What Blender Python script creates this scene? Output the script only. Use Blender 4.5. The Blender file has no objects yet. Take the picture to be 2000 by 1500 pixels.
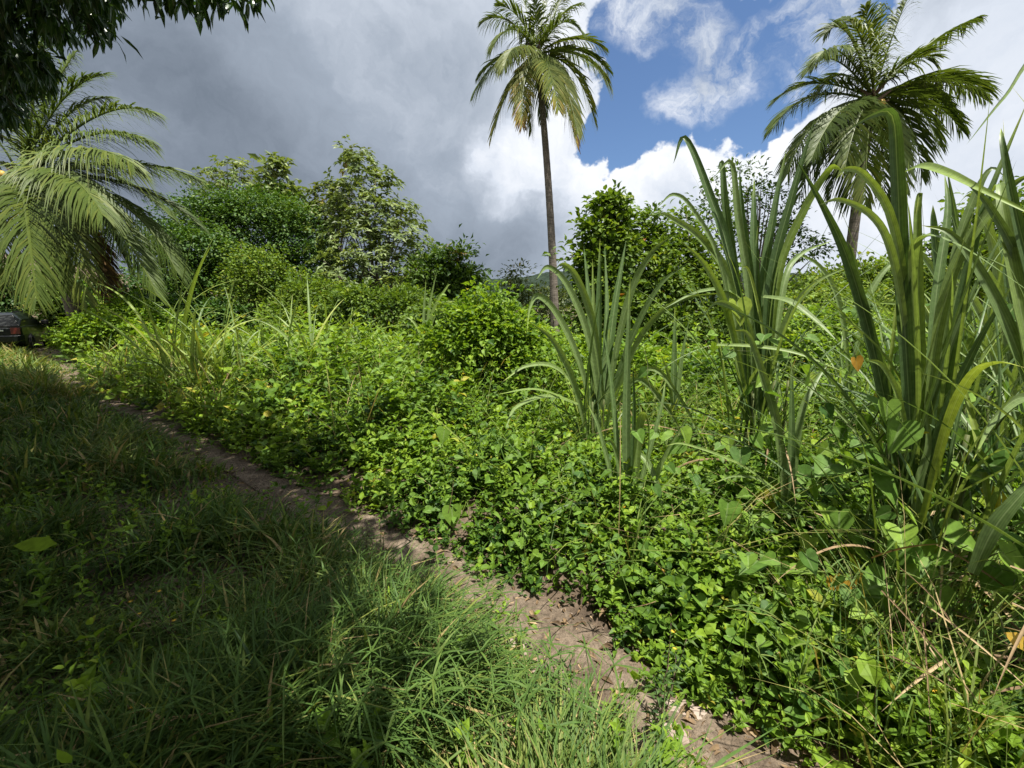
import bpy, math, random
import numpy as np
from mathutils import Vector, noise as mnoise

rng = np.random.default_rng(7)
random.seed(7)
sc = bpy.context.scene
COL = sc.collection
R = math.radians

# ------------------------------------------------------------------ camera
CAM = np.array([0.0, 0.0, 1.6]); PITCH = R(10.0); FPX = 839.0
FWD = np.array([0, math.cos(PITCH), -math.sin(PITCH)])
UP = np.array([0, math.sin(PITCH), math.cos(PITCH)])
RIGHT = np.array([1.0, 0, 0])
cd = bpy.data.cameras.new('camera'); co = bpy.data.objects.new('camera', cd); COL.objects.link(co)
co.location = CAM; co.rotation_euler = (R(90) - PITCH, 0, 0)
cd.sensor_width = 36; cd.lens = FPX / 2000 * 36; cd.clip_end = 6000; cd.clip_start = 0.05
sc.camera = co

def P(x, y, D):
    """a point of the place: picture direction (2000x1500) at D metres along the view axis"""
    return CAM + D * (FWD + RIGHT * (x - 1000) / FPX + UP * (750 - y) / FPX)
def proj(p):
    q = np.asarray(p) - CAM
    d = q @ FWD
    d = np.where(np.abs(d) < 1e-6, 1e-6, d)
    return 1000 + FPX * (q @ RIGHT) / d, 750 - FPX * (q @ UP) / d, d
def gnd(x, y, z=0.0):
    d = FWD + RIGHT * (x - 1000) / FPX + UP * (750 - y) / FPX
    t = (z - CAM[2]) / d[2]
    return CAM + d * t

# ------------------------------------------------------------------ helpers
def sstep(a, b, x):
    t = np.clip((x - a) / (b - a), 0, 1)
    return t * t * (3 - 2 * t)
def norm(v):
    v = np.asarray(v, float)
    return v / np.maximum(np.linalg.norm(v, axis=-1, keepdims=True), 1e-9)
_tab = rng.random((256, 256))
def vnoise(x, y):
    x = np.asarray(x, float); y = np.asarray(y, float)
    xi = np.floor(x).astype(int); yi = np.floor(y).astype(int)
    fx = x - xi; fy = y - yi
    fx = fx * fx * (3 - 2 * fx); fy = fy * fy * (3 - 2 * fy)
    a = _tab[xi & 255, yi & 255]; b = _tab[(xi + 1) & 255, yi & 255]
    c = _tab[xi & 255, (yi + 1) & 255]; d = _tab[(xi + 1) & 255, (yi + 1) & 255]
    return (a * (1 - fx) + b * fx) * (1 - fy) + (c * (1 - fx) + d * fx) * fy
def fbm(x, y, o=3):
    s = 0; a = .5; t = 0
    for k in range(o):
        s = s + a * vnoise(x * 2 ** k + 17.3 * k, y * 2 ** k + 5.1 * k); t += a; a *= .5
    return s / t

class Soup:
    """collects triangles with a per-vertex tint and u coordinate"""
    def __init__(s): s.V, s.F, s.T, s.U, s.n = [], [], [], [], 0
    def add(s, V, F, T=0.5, U=0.0):
        V = np.asarray(V, np.float32).reshape(-1, 3); F = np.asarray(F, np.int32).reshape(-1, 3)
        k = len(V)
        s.V.append(V); s.F.append(F + s.n)
        s.T.append(np.broadcast_to(np.asarray(T, np.float32), (k,)).copy())
        s.U.append(np.broadcast_to(np.asarray(U, np.float32), (k,)).copy())
        s.n += k
    def inst(s, proto, pos, M, tint):
        """proto=(V,F,dT,U); pos (N,3); M (N,3,3) columns = local axes scaled; tint (N,)"""
        V, F, dT, U = proto
        N = len(pos)
        if N == 0: return
        W = np.einsum('nij,kj->nki', M.astype(np.float32), V.astype(np.float32)) + pos[:, None, :].astype(np.float32)
        k = len(V)
        FF = (F[None] + (np.arange(N) * k)[:, None, None]).reshape(-1, 3)
        T = np.clip(tint[:, None] + dT[None], 0, 1).reshape(-1)
        s.add(W.reshape(-1, 3), FF, T, np.tile(U, N))
    def build(s, name, mat, parent=None, smooth=False, loc=None):
        me = bpy.data.meshes.new(name)
        V = np.concatenate(s.V) if s.V else np.zeros((0, 3), np.float32)
        F = np.concatenate(s.F) if s.F else np.zeros((0, 3), np.int32)
        o = bpy.data.objects.new(name, me); COL.objects.link(o)
        off = None
        if parent is not None:
            o.parent = parent; off = np.array(parent_origin(parent))
        elif loc is not None:
            off = np.array(loc); o.location = loc
        if off is not None: V = V - off.astype(np.float32)
        me.vertices.add(len(V)); me.vertices.foreach_set('co', V.ravel())
        me.loops.add(len(F) * 3); me.loops.foreach_set('vertex_index', F.ravel())
        me.polygons.add(len(F))
        me.polygons.foreach_set('loop_start', np.arange(0, len(F) * 3, 3, dtype=np.int32))
        me.polygons.foreach_set('use_smooth', np.full(len(F), smooth))
        a = me.attributes.new('tint', 'FLOAT', 'POINT'); a.data.foreach_set('value', np.concatenate(s.T))
        a = me.attributes.new('u', 'FLOAT', 'POINT'); a.data.foreach_set('value', np.concatenate(s.U))
        me.update(calc_edges=True)
        me.materials.append(mat)
        return o
def parent_origin(p):
    v = Vector((0, 0, 0))
    while p is not None:
        v += p.location; p = p.parent
    return v
def empty(name, loc, label, cat, group=None):
    o = bpy.data.objects.new(name, None); COL.objects.link(o); o.location = Vector([float(c) for c in loc]); o.empty_display_size = .2
    return tag(o, label, cat, group)
def tag(o, label=None, cat=None, group=None, kind=None):
    if label: o['label'] = label
    if cat: o['category'] = cat
    if group: o['group'] = group
    if kind: o['kind'] = kind
    return o

# ------------------------------------------------------------------ leaf prototypes: base at origin, length 1 along +y, normal +z
def arr(V, F, dT=None, U=None):
    V = np.array(V, float); F = np.array(F, int)
    return (V, F, np.zeros(len(V)) if dT is None else np.array(dT, float), np.zeros(len(V)) if U is None else np.array(U, float))
def leaf4(w, fold=.12, droop=.12):
    return arr([(0, 0, 0), (-w, .45, fold), (0, .5, 0), (w, .45, fold), (0, 1, -droop)], [(0, 2, 1), (0, 3, 2), (1, 2, 4), (2, 3, 4)], U=[0, -1, 0, 1, 0])
def leaf8(w, fold=.1, droop=.15, wav=0.0):
    V = [(0, 0, 0), (-w * .85, .27, fold), (0, .28, .02), (w * .85, .27, fold), (-w * .8, .62, fold + wav), (0, .64, -.02), (w * .8, .62, fold - wav), (0, 1, -droop)]
    F = [(0, 2, 1), (0, 3, 2), (1, 2, 5), (1, 5, 4), (2, 3, 6), (2, 6, 5), (4, 5, 7), (5, 6, 7)]
    return arr(V, F, U=[0, -1, 0, 1, -1, 0, 1, 0])
def heart(curl=.1):
    pts = [(0, 0), (.14, -.16), (.34, -.18), (.47, 0), (.46, .25), (.33, .52), (.16, .78), (0, 1.0)]
    V = [(x, y, -.25 * curl * (abs(y - .3)) + .35 * curl * abs(x) * 2) for x, y in pts]
    V += [(-x, y, z + .05 * curl) for x, y, z in V[1:-1]]
    c = len(V); V.append((0, .3, -.05)); V.append((0, .62, -.05))
    F = []
    for s in (0, 1):
        idx = [0, 1, 2, 3, 4, 5, 6, 7] if s == 0 else [0, 8, 9, 10, 11, 12, 13, 7]
        fan = [(c, idx[k], idx[k + 1]) for k in range(4)] + [(c, idx[4], c + 1), (c + 1, idx[4], idx[5]), (c + 1, idx[5], idx[6]), (c + 1, idx[6], idx[7])]
        F += fan if s == 0 else [(a, d, b) for a, b, d in fan]
    U = [0] + [.3, .7, 1, 1, 1, .7] + [0] + [-.3, -.7, -1, -1, -1, -.7] + [0, 0]
    return arr(V, F, U=U)
L4 = leaf4(.24); L4W = leaf4(.34, .1, .2); L4N = leaf4(.14, .06, .3); L8 = leaf8(.27); L8W = leaf8(.34, .12, .2, .05); L8N = leaf8(.15, .05, .25, .02)
HEART = heart(.25); HEART2 = heart(.6)

def frames(d, n, L, W=None):
    """matrices with y = d*L, z ~ n, x = width"""
    d = norm(d); x = norm(np.cross(d, n)); z = np.cross(x, d)
    W = L if W is None else W
    return np.stack([x * np.asarray(W)[:, None], d * np.asarray(L)[:, None], z * np.asarray(L)[:, None]], axis=2)

def tube(soup, pts, rad, k=6, tint=.5, cap=True):
    pts = np.asarray(pts, float); n = len(pts)
    rad = np.broadcast_to(np.asarray(rad, float), (n,))
    tan = norm(np.gradient(pts, axis=0))
    ref = np.array([.31, .17, .93]) if abs(tan[0][2]) < .8 else np.array([1., .1, 0])
    V = []
    x = norm(np.cross(tan[0], ref))
    for i in range(n):
        x = norm(x - tan[i] * (x @ tan[i])); y = np.cross(tan[i], x)
        a = np.arange(k) * 2 * np.pi / k
        V.append(pts[i] + rad[i] * (np.cos(a)[:, None] * x + np.sin(a)[:, None] * y))
    V = np.concatenate(V); F = []
    for i in range(n - 1):
        for j in range(k):
            a, b = i * k + j, i * k + (j + 1) % k
            F += [(a, b, b + k), (a, b + k, a + k)]
    if cap:
        V = np.vstack([V, pts[0], pts[-1]]); c0, c1 = n * k, n * k + 1
        for j in range(k):
            F += [(c0, (j + 1) % k, j), (c1, (n - 1) * k + j, (n - 1) * k + (j + 1) % k)]
    T = np.full(len(V), tint)
    soup.add(V, F, T, 0)

def catmull(pts, n):
    p = np.asarray(pts, float)
    p = np.vstack([2 * p[0] - p[1], p, 2 * p[-1] - p[-2]])
    m = len(p) - 3; out = []
    for t in np.linspace(0, m - 1e-6, n):
        i = int(t); f = t - i; a, b, c, d = p[i:i + 4]
        out.append(.5 * (2 * b + (c - a) * f + (2 * a - 5 * b + 4 * c - d) * f * f + (3 * b - a - 3 * c + d) * f ** 3))
    return np.array(out)
def bez(a, b, c, n):
    t = np.linspace(0, 1, n)[:, None]
    return (1 - t) ** 2 * np.asarray(a) + 2 * t * (1 - t) * np.asarray(b) + t * t * np.asarray(c)

def blade(soup, pts, w, face, tint=.5, fold=.3, twist=0.0, base=.55, tiptint=None):
    """a long strap leaf along pts (n,3): width w at its widest, face = wanted normal"""
    n = len(pts); tan = norm(np.gradient(pts, axis=0))
    t = np.linspace(0, 1, n)
    prof = np.minimum(1, base + (1 - base) * np.minimum(1, t / .35)) * np.clip(1 - t ** 2.0, 0, 1) ** .9
    nrm = np.asarray(face, float); V = []; U = []; T = []
    for i in range(n):
        s = np.cross(tan[i], nrm)
        s = s / max(np.linalg.norm(s), 1e-6)
        nn = np.cross(s, tan[i]); nrm = nn
        a = twist * t[i]
        s2 = s * math.cos(a) + nn * math.sin(a); n2 = nn * math.cos(a) - s * math.sin(a)
        hw = .5 * w * prof[i] + 1e-4
        for u in (-1, -.5, 0, .5, 1):
            V.append(pts[i] + s2 * hw * u + n2 * hw * fold * 2 * abs(u)); U.append(u)
            T.append(tint if tiptint is None or t[i] < .8 else tint + (tiptint - tint) * (t[i] - .8) / .2)
    F = []
    for i in range(n - 1):
        for j in range(4):
            a = i * 5 + j
            F += [(a, a + 1, a + 6), (a, a + 6, a + 5)]
    soup.add(V, F, T, U)

# ------------------------------------------------------------------ materials
def new_mat(name):
    m = bpy.data.materials.new(name); m.use_nodes = True
    nt = m.node_tree; nt.nodes.clear()
    return m, nt, nt.nodes, nt.links
def ramp_node(N, stops):
    r = N.new('ShaderNodeValToRGB'); e = r.color_ramp.elements
    while len(e) < len(stops): e.new(.5)
    for k, (p, c) in enumerate(stops):
        e[k].position = p; e[k].color = (*c, 1)
    return r
def leafmat(name, stops, trans=.35, rough=.45, spec=.35, midrib=0.0, streak=0.0, tcol=(1.25, 1.2, .5), sheen=None):
    m, nt, N, L = new_mat(name)
    at = N.new('ShaderNodeAttribute'); at.attribute_name = 'tint'
    r = ramp_node(N, stops); L.new(at.outputs['Fac'], r.inputs[0])
    col = r.outputs[0]
    geo = N.new('ShaderNodeNewGeometry')
    nz = N.new('ShaderNodeTexNoise'); nz.inputs['Scale'].default_value = 45; nz.inputs['Detail'].default_value = 2
    L.new(geo.outputs['Position'], nz.inputs['Vector'])
    hs = N.new('ShaderNodeHueSaturation')
    mr = N.new('ShaderNodeMapRange'); mr.inputs[1].default_value = .25; mr.inputs[2].default_value = .75; mr.inputs[3].default_value = .78; mr.inputs[4].default_value = 1.22
    L.new(nz.outputs['Fac'], mr.inputs[0]); L.new(mr.outputs[0], hs.inputs['Value']); L.new(col, hs.inputs['Color']); col = hs.outputs[0]
    if midrib or streak:
        au = N.new('ShaderNodeAttribute'); au.attribute_name = 'u'
        if streak:
            sn = N.new('ShaderNodeMath'); sn.operation = 'MULTIPLY'; sn.inputs[1].default_value = 21
            L.new(au.outputs['Fac'], sn.inputs[0])
            s2 = N.new('ShaderNodeMath'); s2.operation = 'SINE'; L.new(sn.outputs[0], s2.inputs[0])
            s3 = N.new('ShaderNodeMapRange'); s3.inputs[1].default_value = -1; s3.inputs[3].default_value = 1 - streak; s3.inputs[4].default_value = 1 + streak
            L.new(s2.outputs[0], s3.inputs[0])
            h2 = N.new('ShaderNodeHueSaturation'); L.new(s3.outputs[0], h2.inputs['Value']); L.new(col, h2.inputs['Color']); col = h2.outputs[0]
        ab = N.new('ShaderNodeMath'); ab.operation = 'ABSOLUTE'; L.new(au.outputs['Fac'], ab.inputs[0])
        mm = N.new('ShaderNodeMapRange'); mm.inputs[1].default_value = .03; mm.inputs[2].default_value = .1; mm.inputs[3].default_value = midrib; mm.inputs[4].default_value = 0
        L.new(ab.outputs[0], mm.inputs[0])
        mx = N.new('ShaderNodeMix'); mx.data_type = 'RGBA'; L.new(mm.outputs[0], mx.inputs[0]); L.new(col, mx.inputs[6])
        mx.inputs[7].default_value = (.33, .42, .2, 1); col = mx.outputs[2]
    p = N.new('ShaderNodeBsdfPrincipled'); L.new(col, p.inputs['Base Color'])
    p.inputs['Roughness'].default_value = rough; p.inputs['Specular IOR Level'].default_value = spec
    out = N.new('ShaderNodeOutputMaterial')
    if trans > 0:
        tr = N.new('ShaderNodeBsdfTranslucent')
        mu = N.new('ShaderNodeMix'); mu.data_type = 'RGBA'; mu.blend_type = 'MULTIPLY'; mu.inputs[0].default_value = 1
        L.new(col, mu.inputs[6]); mu.inputs[7].default_value = (*tcol, 1)
        L.new(mu.outputs[2], tr.inputs['Color'])
        ms = N.new('ShaderNodeMixShader'); ms.inputs[0].default_value = trans
        L.new(p.outputs[0], ms.inputs[1]); L.new(tr.outputs[0], ms.inputs[2]); L.new(ms.outputs[0], out.inputs[0])
    else:
        L.new(p.outputs[0], out.inputs[0])
    return m
def noisemat(name, stops, scale, rough=.9, bump=.3, bscale=None, dist=.02, spec=.2, detail=6, stretch=None, grit=0):
    m, nt, N, L = new_mat(name)
    tc = N.new('ShaderNodeNewGeometry')
    v = tc.outputs['Position']
    if stretch:
        mp = N.new('ShaderNodeMapping'); mp.inputs['Scale'].default_value = stretch; L.new(v, mp.inputs[0]); v = mp.outputs[0]
    nz = N.new('ShaderNodeTexNoise'); nz.inputs['Scale'].default_value = scale; nz.inputs['Detail'].default_value = detail; nz.inputs['Roughness'].default_value = .65
    L.new(v, nz.inputs['Vector'])
    r = ramp_node(N, stops); L.new(nz.outputs['Fac'], r.inputs[0]); colr = r.outputs[0]
    if grit:
        g1 = N.new('ShaderNodeTexNoise'); g1.inputs['Scale'].default_value = grit; g1.inputs['Detail'].default_value = 6; g1.inputs['Roughness'].default_value = .8
        L.new(v, g1.inputs['Vector'])
        g2 = N.new('ShaderNodeMapRange'); g2.inputs[1].default_value = .3; g2.inputs[2].default_value = .7; g2.inputs[3].default_value = .45; g2.inputs[4].default_value = 1.5; L.new(g1.outputs['Fac'], g2.inputs[0])
        g3 = N.new('ShaderNodeHueSaturation'); L.new(g2.outputs[0], g3.inputs['Value']); L.new(colr, g3.inputs['Color']); colr = g3.outputs[0]
    p = N.new('ShaderNodeBsdfPrincipled'); L.new(colr, p.inputs['Base Color'])
    p.inputs['Roughness'].default_value = rough; p.inputs['Specular IOR Level'].default_value = spec
    if bump:
        n2 = N.new('ShaderNodeTexNoise'); n2.inputs['Scale'].default_value = bscale or scale * 3; n2.inputs['Detail'].default_value = 5
        L.new(v, n2.inputs['Vector'])
        b = N.new('ShaderNodeBump'); b.inputs['Strength'].default_value = bump; b.inputs['Distance'].default_value = dist
        L.new(n2.outputs['Fac'], b.inputs['Height']); L.new(b.outputs[0], p.inputs['Normal'])
    out = N.new('ShaderNodeOutputMaterial'); L.new(p.outputs[0], out.inputs[0])
    return m
def plain(name, col, rough=.5, metal=0.0, spec=.5, coat=0.0):
    m, nt, N, L = new_mat(name)
    p = N.new('ShaderNodeBsdfPrincipled'); p.inputs['Base Color'].default_value = (*col, 1); p.inputs['Roughness'].default_value = rough
    p.inputs['Metallic'].default_value = metal; p.inputs['Specular IOR Level'].default_value = spec; p.inputs['Coat Weight'].default_value = coat
    nz = N.new('ShaderNodeTexNoise'); nz.inputs['Scale'].default_value = 6
    mr = N.new('ShaderNodeMapRange'); mr.inputs[3].default_value = max(rough - .08, 0); mr.inputs[4].default_value = rough + .12
    L.new(nz.outputs['Fac'], mr.inputs[0]); L.new(mr.outputs[0], p.inputs['Roughness'])
    out = N.new('ShaderNodeOutputMaterial'); L.new(p.outputs[0], out.inputs[0])
    return m

M = {}
M['cover'] = leafmat('ground_cover_leaf', [(0, (.03, .078, .012)), (.42, (.122, .22, .02)), (.75, (.215, .33, .03)), (.95, (.28, .375, .038)), (1, (.36, .33, .05))], .38, .5, .22)
M['vine'] = leafmat('vine_leaf', [(0, (.045, .11, .028)), (.5, (.125, .23, .033)), (.85, (.22, .34, .045)), (.95, (.32, .38, .05)), (1, (.42, .27, .03))], .38, .55, .2, midrib=.35)
M['grass'] = leafmat('grass_blade', [(0, (.03, .066, .02)), (.5, (.08, .148, .03)), (.8, (.175, .22, .045)), (.9, (.27, .27, .08)), (1, (.36, .28, .13))], .32, .55, .2)
M['cane'] = leafmat('cane_blade', [(0, (.028, .06, .02)), (.36, (.08, .14, .042)), (.52, (.16, .23, .075)), (.72, (.21, .3, .06)), (.9, (.31, .36, .07)), (1, (.42, .33, .16))], .3, .45, .3, midrib=.5, streak=.13)
M['palm'] = leafmat('palm_leaflet', [(0, (.034, .06, .012)), (.5, (.08, .12, .022)), (.75, (.17, .19, .035)), (.9, (.34, .24, .05)), (.96, (.16, .09, .035)), (1, (.07, .042, .025))], .27, .5, .22)
M['rachis'] = noisemat('palm_rachis', [(.3, (.16, .18, .05)), (.7, (.32, .28, .1))], 8, .5, 0)
M['dark_leaf'] = leafmat('dark_tree_leaf', [(0, (.014, .038, .009)), (.5, (.038, .09, .014)), (.9, (.09, .17, .02)), (1, (.14, .2, .03))], .25, .5, .25)
M['pale_leaf'] = leafmat('pale_tree_leaf', [(0, (.06, .09, .03)), (.5, (.14, .195, .06)), (.85, (.25, .31, .1)), (1, (.38, .42, .2))], .3, .5, .3)
M['mid_leaf'] = leafmat('bush_leaf', [(0, (.032, .07, .014)), (.5, (.1, .17, .02)), (.85, (.18, .265, .03)), (.97, (.24, .28, .04)), (1, (.3, .13, .04))], .34, .52, .22)
M['olive_leaf'] = leafmat('olive_leaf', [(0, (.04, .06, .02)), (.5, (.09, .13, .035)), (.9, (.17, .2, .05)), (1, (.3, .2, .05))], .25, .5, .3)
M['orange_leaf'] = leafmat('young_red_leaf', [(0, (.15, .11, .03)), (1, (.33, .22, .05))], .3)
M['mango'] = leafmat('mango_leaf', [(0, (.014, .035, .012)), (.6, (.03, .075, .02)), (1, (.075, .15, .03))], .2, .38, .5, midrib=.3)
M['dry'] = leafmat('dry_leaf', [(0, (.09, .06, .035)), (.5, (.22, .15, .085)), (1, (.45, .34, .2))], .15, .75, .15)
M['yellow'] = leafmat('yellowed_leaf', [(0, (.42, .22, .03)), (1, (.6, .42, .06))], .3, .5, .3, midrib=.2)
M['stem'] = noisemat('green_stem', [(.3, (.05, .08, .025)), (.7, (.13, .14, .05))], 20, .6, 0)
M['twig'] = noisemat('brown_twig', [(.3, (.09, .06, .04)), (.7, (.2, .15, .1))], 25, .8, .2)
M['bark'] = noisemat('tree_bark', [(.3, (.07, .055, .04)), (.7, (.19, .16, .12))], 6, .9, .5, stretch=(1, 1, .25))
M['palm_bark'] = noisemat('palm_bark', [(.3, (.075, .062, .05)), (.7, (.2, .17, .14))], 9, .9, .6, stretch=(.6, .6, 3.5), bscale=9)
M['flower'] = plain('flower_yellow', (.75, .42, .02), .6)
M['coconut'] = noisemat('coconut_husk', [(.3, (.35, .2, .04)), (.7, (.55, .38, .09))], 7, .45, .1)
M['stone'] = noisemat('field_stone', [(.3, (.17, .125, .1)), (.7, (.36, .29, .24))], 9, .85, .5, dist=.01)

# ------------------------------------------------------------------ path line and terrain
PATH_PX = [(1560, 1640), (1440, 1520), (1300, 1400), (1130, 1285), (960, 1180), (800, 1092), (640, 1005), (480, 920), (335, 848), (240, 800), (165, 768)]
pp = [np.array([3.2, -3.0]), np.array([1.9, -.6])] + [gnd(*q)[:2] for q in PATH_PX]
pp += [np.array(q) for q in ((-10.0, 9.6), (-12.6, 12.0), (-15.6, 14.4), (-18.8, 17.2), (-22.5, 20.6), (-26.2, 24.4), (-31, 29.5), (-36, 36), (-41, 45))]
pl = catmull([np.append(q, 0) for q in pp], 420)[:, :2]
ptan = norm(np.gradient(pl, axis=0)); plen = np.concatenate([[0], np.cumsum(np.linalg.norm(np.diff(pl, axis=0), axis=1))])
def pathdist(x, y):
    x = np.ravel(x); y = np.ravel(y); s = np.empty(len(x)); l = np.empty(len(x))
    for a in range(0, len(x), 20000):
        q = np.stack([x[a:a + 20000], y[a:a + 20000]], 1)
        d2 = (q[:, None, 0] - pl[None, :, 0]) ** 2 + (q[:, None, 1] - pl[None, :, 1]) ** 2
        k = d2.argmin(1); dv = q - pl[k]
        cr = ptan[k, 0] * dv[:, 1] - ptan[k, 1] * dv[:, 0]
        s[a:a + 20000] = np.sqrt(d2[np.arange(len(k)), k]) * np.where(cr < 0, 1, -1); l[a:a + 20000] = plen[k]
    return s, l
def halfw(l):
    near = plen[np.argmin(np.linalg.norm(pl - gnd(1130, 1285)[:2], axis=1))]
    mid = plen[np.argmin(np.linalg.norm(pl - gnd(335, 848)[:2], axis=1))]
    far = plen[np.argmin(np.linalg.norm(pl - np.array([-15.6, 14.4]), axis=1))]
    return .19 - .1 * sstep(near, mid, l) + .2 * sstep(mid + 3, far, l)
def terrain(x, y, sd=None):
    x = np.asarray(x, float); y = np.asarray(y, float); sh = x.shape
    s, l = pathdist(x, y) if sd is None else sd
    s = s.reshape(sh); l = l.reshape(sh)
    r = np.hypot(x, y); hw = halfw(l)
    z = .05 * (fbm(x * .7 + 3, y * .7) - .5) + .015 * (fbm(x * 4, y * 4) - .5)
    near = np.exp(-(r / 12) ** 2)
    z += near * (.13 * sstep(.0, .5, s - hw) + .06 * sstep(0, .4, -s - hw))
    left = sstep(-.2, -1.2, x / np.maximum(np.abs(y), 1e-3)) * (y > 0)
    z += left * .16 * np.clip(r - 28, 0, 45)
    z += np.where(r > 40, np.minimum((r - 40) * .01, 3), 0)
    return z

# ground: one sheet to the horizon
g = np.linspace(-1, 1, 361); sx = np.sinh(g * 7.2) / math.sinh(7.2) * 2500
gx, gy = np.meshgrid(sx - 0.5, sx + 3.0, indexing='ij')
gz = terrain(gx, gy)
idx = np.arange(361 * 361).reshape(361, 361)
q = np.stack([idx[:-1, :-1], idx[1:, :-1], idx[1:, 1:], idx[:-1, 1:]], -1).reshape(-1, 4)
S = Soup(); S.add(np.stack([gx, gy, gz], -1).reshape(-1, 3), np.concatenate([q[:, :3], q[:, [0, 2, 3]]]))
M['ground'] = noisemat('ground_soil', [(.3, (.05, .037, .026)), (.55, (.12, .088, .062)), (.75, (.2, .15, .11))], 3.2, .95, .8, 40, .03, grit=34)
tag(S.build('ground', M['ground'], smooth=True), kind='structure')
gnd_z = lambda x, y: terrain(np.atleast_1d(x), np.atleast_1d(y))

# footpath: bare trodden earth lying on the ground sheet
M['path'] = noisemat('path_earth', [(.28, (.065, .046, .032)), (.5, (.145, .112, .08)), (.72, (.24, .19, .142))], 5, .95, 1.0, 45, .03, detail=12, grit=38)
fine = np.interp(np.linspace(0, plen[-1], 1500), plen, np.arange(len(pl)))
cx = np.interp(fine, np.arange(len(pl)), pl[:, 0]); cy = np.interp(fine, np.arange(len(pl)), pl[:, 1])
tx = np.gradient(cx); ty = np.gradient(cy); tl = np.hypot(tx, ty); tx /= tl; ty /= tl
ll = np.linspace(0, plen[-1], 1500); K = 25
wl = halfw(ll) * (1.15 + .5 * (fbm(ll * 1.6, ll * 0 + 3) - .5)); wr = halfw(ll) * (1.25 + .6 * (fbm(ll * 1.9, ll * 0 + 9) - .5))
a = np.linspace(-1, 1, K)[None, :]
off = np.where(a < 0, a * wl[:, None], a * wr[:, None])
X = cx[:, None] + ty[:, None] * off; Y = cy[:, None] - tx[:, None] * off
Z = terrain(X, Y) + .006 + (.02 * (fbm(X * 6, Y * 6) - .5) + .02 * (fbm(X * 19, Y * 19, 2) - .5)) * (1 - a ** 2) + .02 * (1 - a ** 4)
Z[:, 0] -= .03; Z[:, -1] -= .03
idx = np.arange(1500 * K).reshape(1500, K)
q = np.stack([idx[:-1, :-1], idx[1:, :-1], idx[1:, 1:], idx[:-1, 1:]], -1).reshape(-1, 4)
S = Soup(); S.add(np.stack([X, Y, Z], -1).reshape(-1, 3), np.concatenate([q[:, [0, 2, 1]], q[:, [0, 3, 2]]]))
tag(S.build('footpath', M['path'], smooth=True), kind='structure')

# far wooded hill
M['hill'] = noisemat('hill_forest', [(.3, (.008, .016, .011)), (.55, (.017, .03, .017)), (.75, (.032, .048, .024))], .25, .95, .6, .5, 1.5)
hx, hy = np.meshgrid(np.linspace(-330, 420, 520), np.linspace(215, 420, 150), indexing='ij')
prof = 22 + 9 * (fbm(hx * .012 + 2, hx * 0 + 1.5) - .35) + 6 * sstep(0, 60, hx)
hz = prof * np.sin(np.clip((hy - 215) / 150, 0, 1) * np.pi / 2) ** .8 + 3.2 * fbm(hx * .16, hy * .16, 2) + 2.2 * vnoise(hx * .4, hy * .4) - 3
idx = np.arange(520 * 150).reshape(520, 150)
q = np.stack([idx[:-1, :-1], idx[1:, :-1], idx[1:, 1:], idx[:-1, 1:]], -1).reshape(-1, 4)
S = Soup(); S.add(np.stack([hx, hy, hz], -1).reshape(-1, 3), np.concatenate([q[:, :3], q[:, [0, 2, 3]]]))
tag(S.build('hill', M['hill']), kind='structure')

# ------------------------------------------------------------------ undergrowth right of the path
MOUNDS = [(P(770, 730, 4.6), .55, .28), (P(640, 700, 6.5), .8, .25), (P(1000, 690, 6.4), .5, .25), (P(560, 640, 9), 1.2, .3), (P(1250, 700, 6), .8, .3), (P(450, 800, 5.0), .6, .1), (P(1000, 820, 3.8), .6, .1)]
def hfield(x, y, s, l):
    e = s - halfw(l)
    r = np.hypot(x, y)
    h = .12 + .2 * sstep(-.05, 1.1, e) + .4 * sstep(3.2, 8, r) * sstep(.4, 1.6, e) + (.75 * (fbm(x * .75, y * .75, 2) - .5) * (.35 + .65 * sstep(2.8, 6, r)) + .26 * (vnoise(x * 2.6, y * 2.6) - .5)) * sstep(.1, 1.6, e)
    for c, rad, hh in MOUNDS:
        h = h + hh * np.exp(-((x - c[0]) ** 2 + (y - c[1]) ** 2) / rad ** 2)
    # hollow under the near clump on the right
    c = P(1900, 1230, 1.9)
    h = h * (1 - .8 * np.exp(-((x - c[0]) ** 2 + (y - c[1]) ** 2) / .6 ** 2))
    return np.maximum(h, .04)
def wedge(n, dmin, dmax, x0=-250, x1=2700, power=1.0):
    """random ground points inside the view and a margin, denser near"""
    u = rng.random(n)
    D = dmin * (dmax / dmin) ** u if power == 1 else (dmin ** (1 - power) + u * (dmax ** (1 - power) - dmin ** (1 - power))) ** (1 / (1 - power))
    x = D * (rng.uniform(x0, x1, n) - 1000) / FPX
    return x, D

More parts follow.
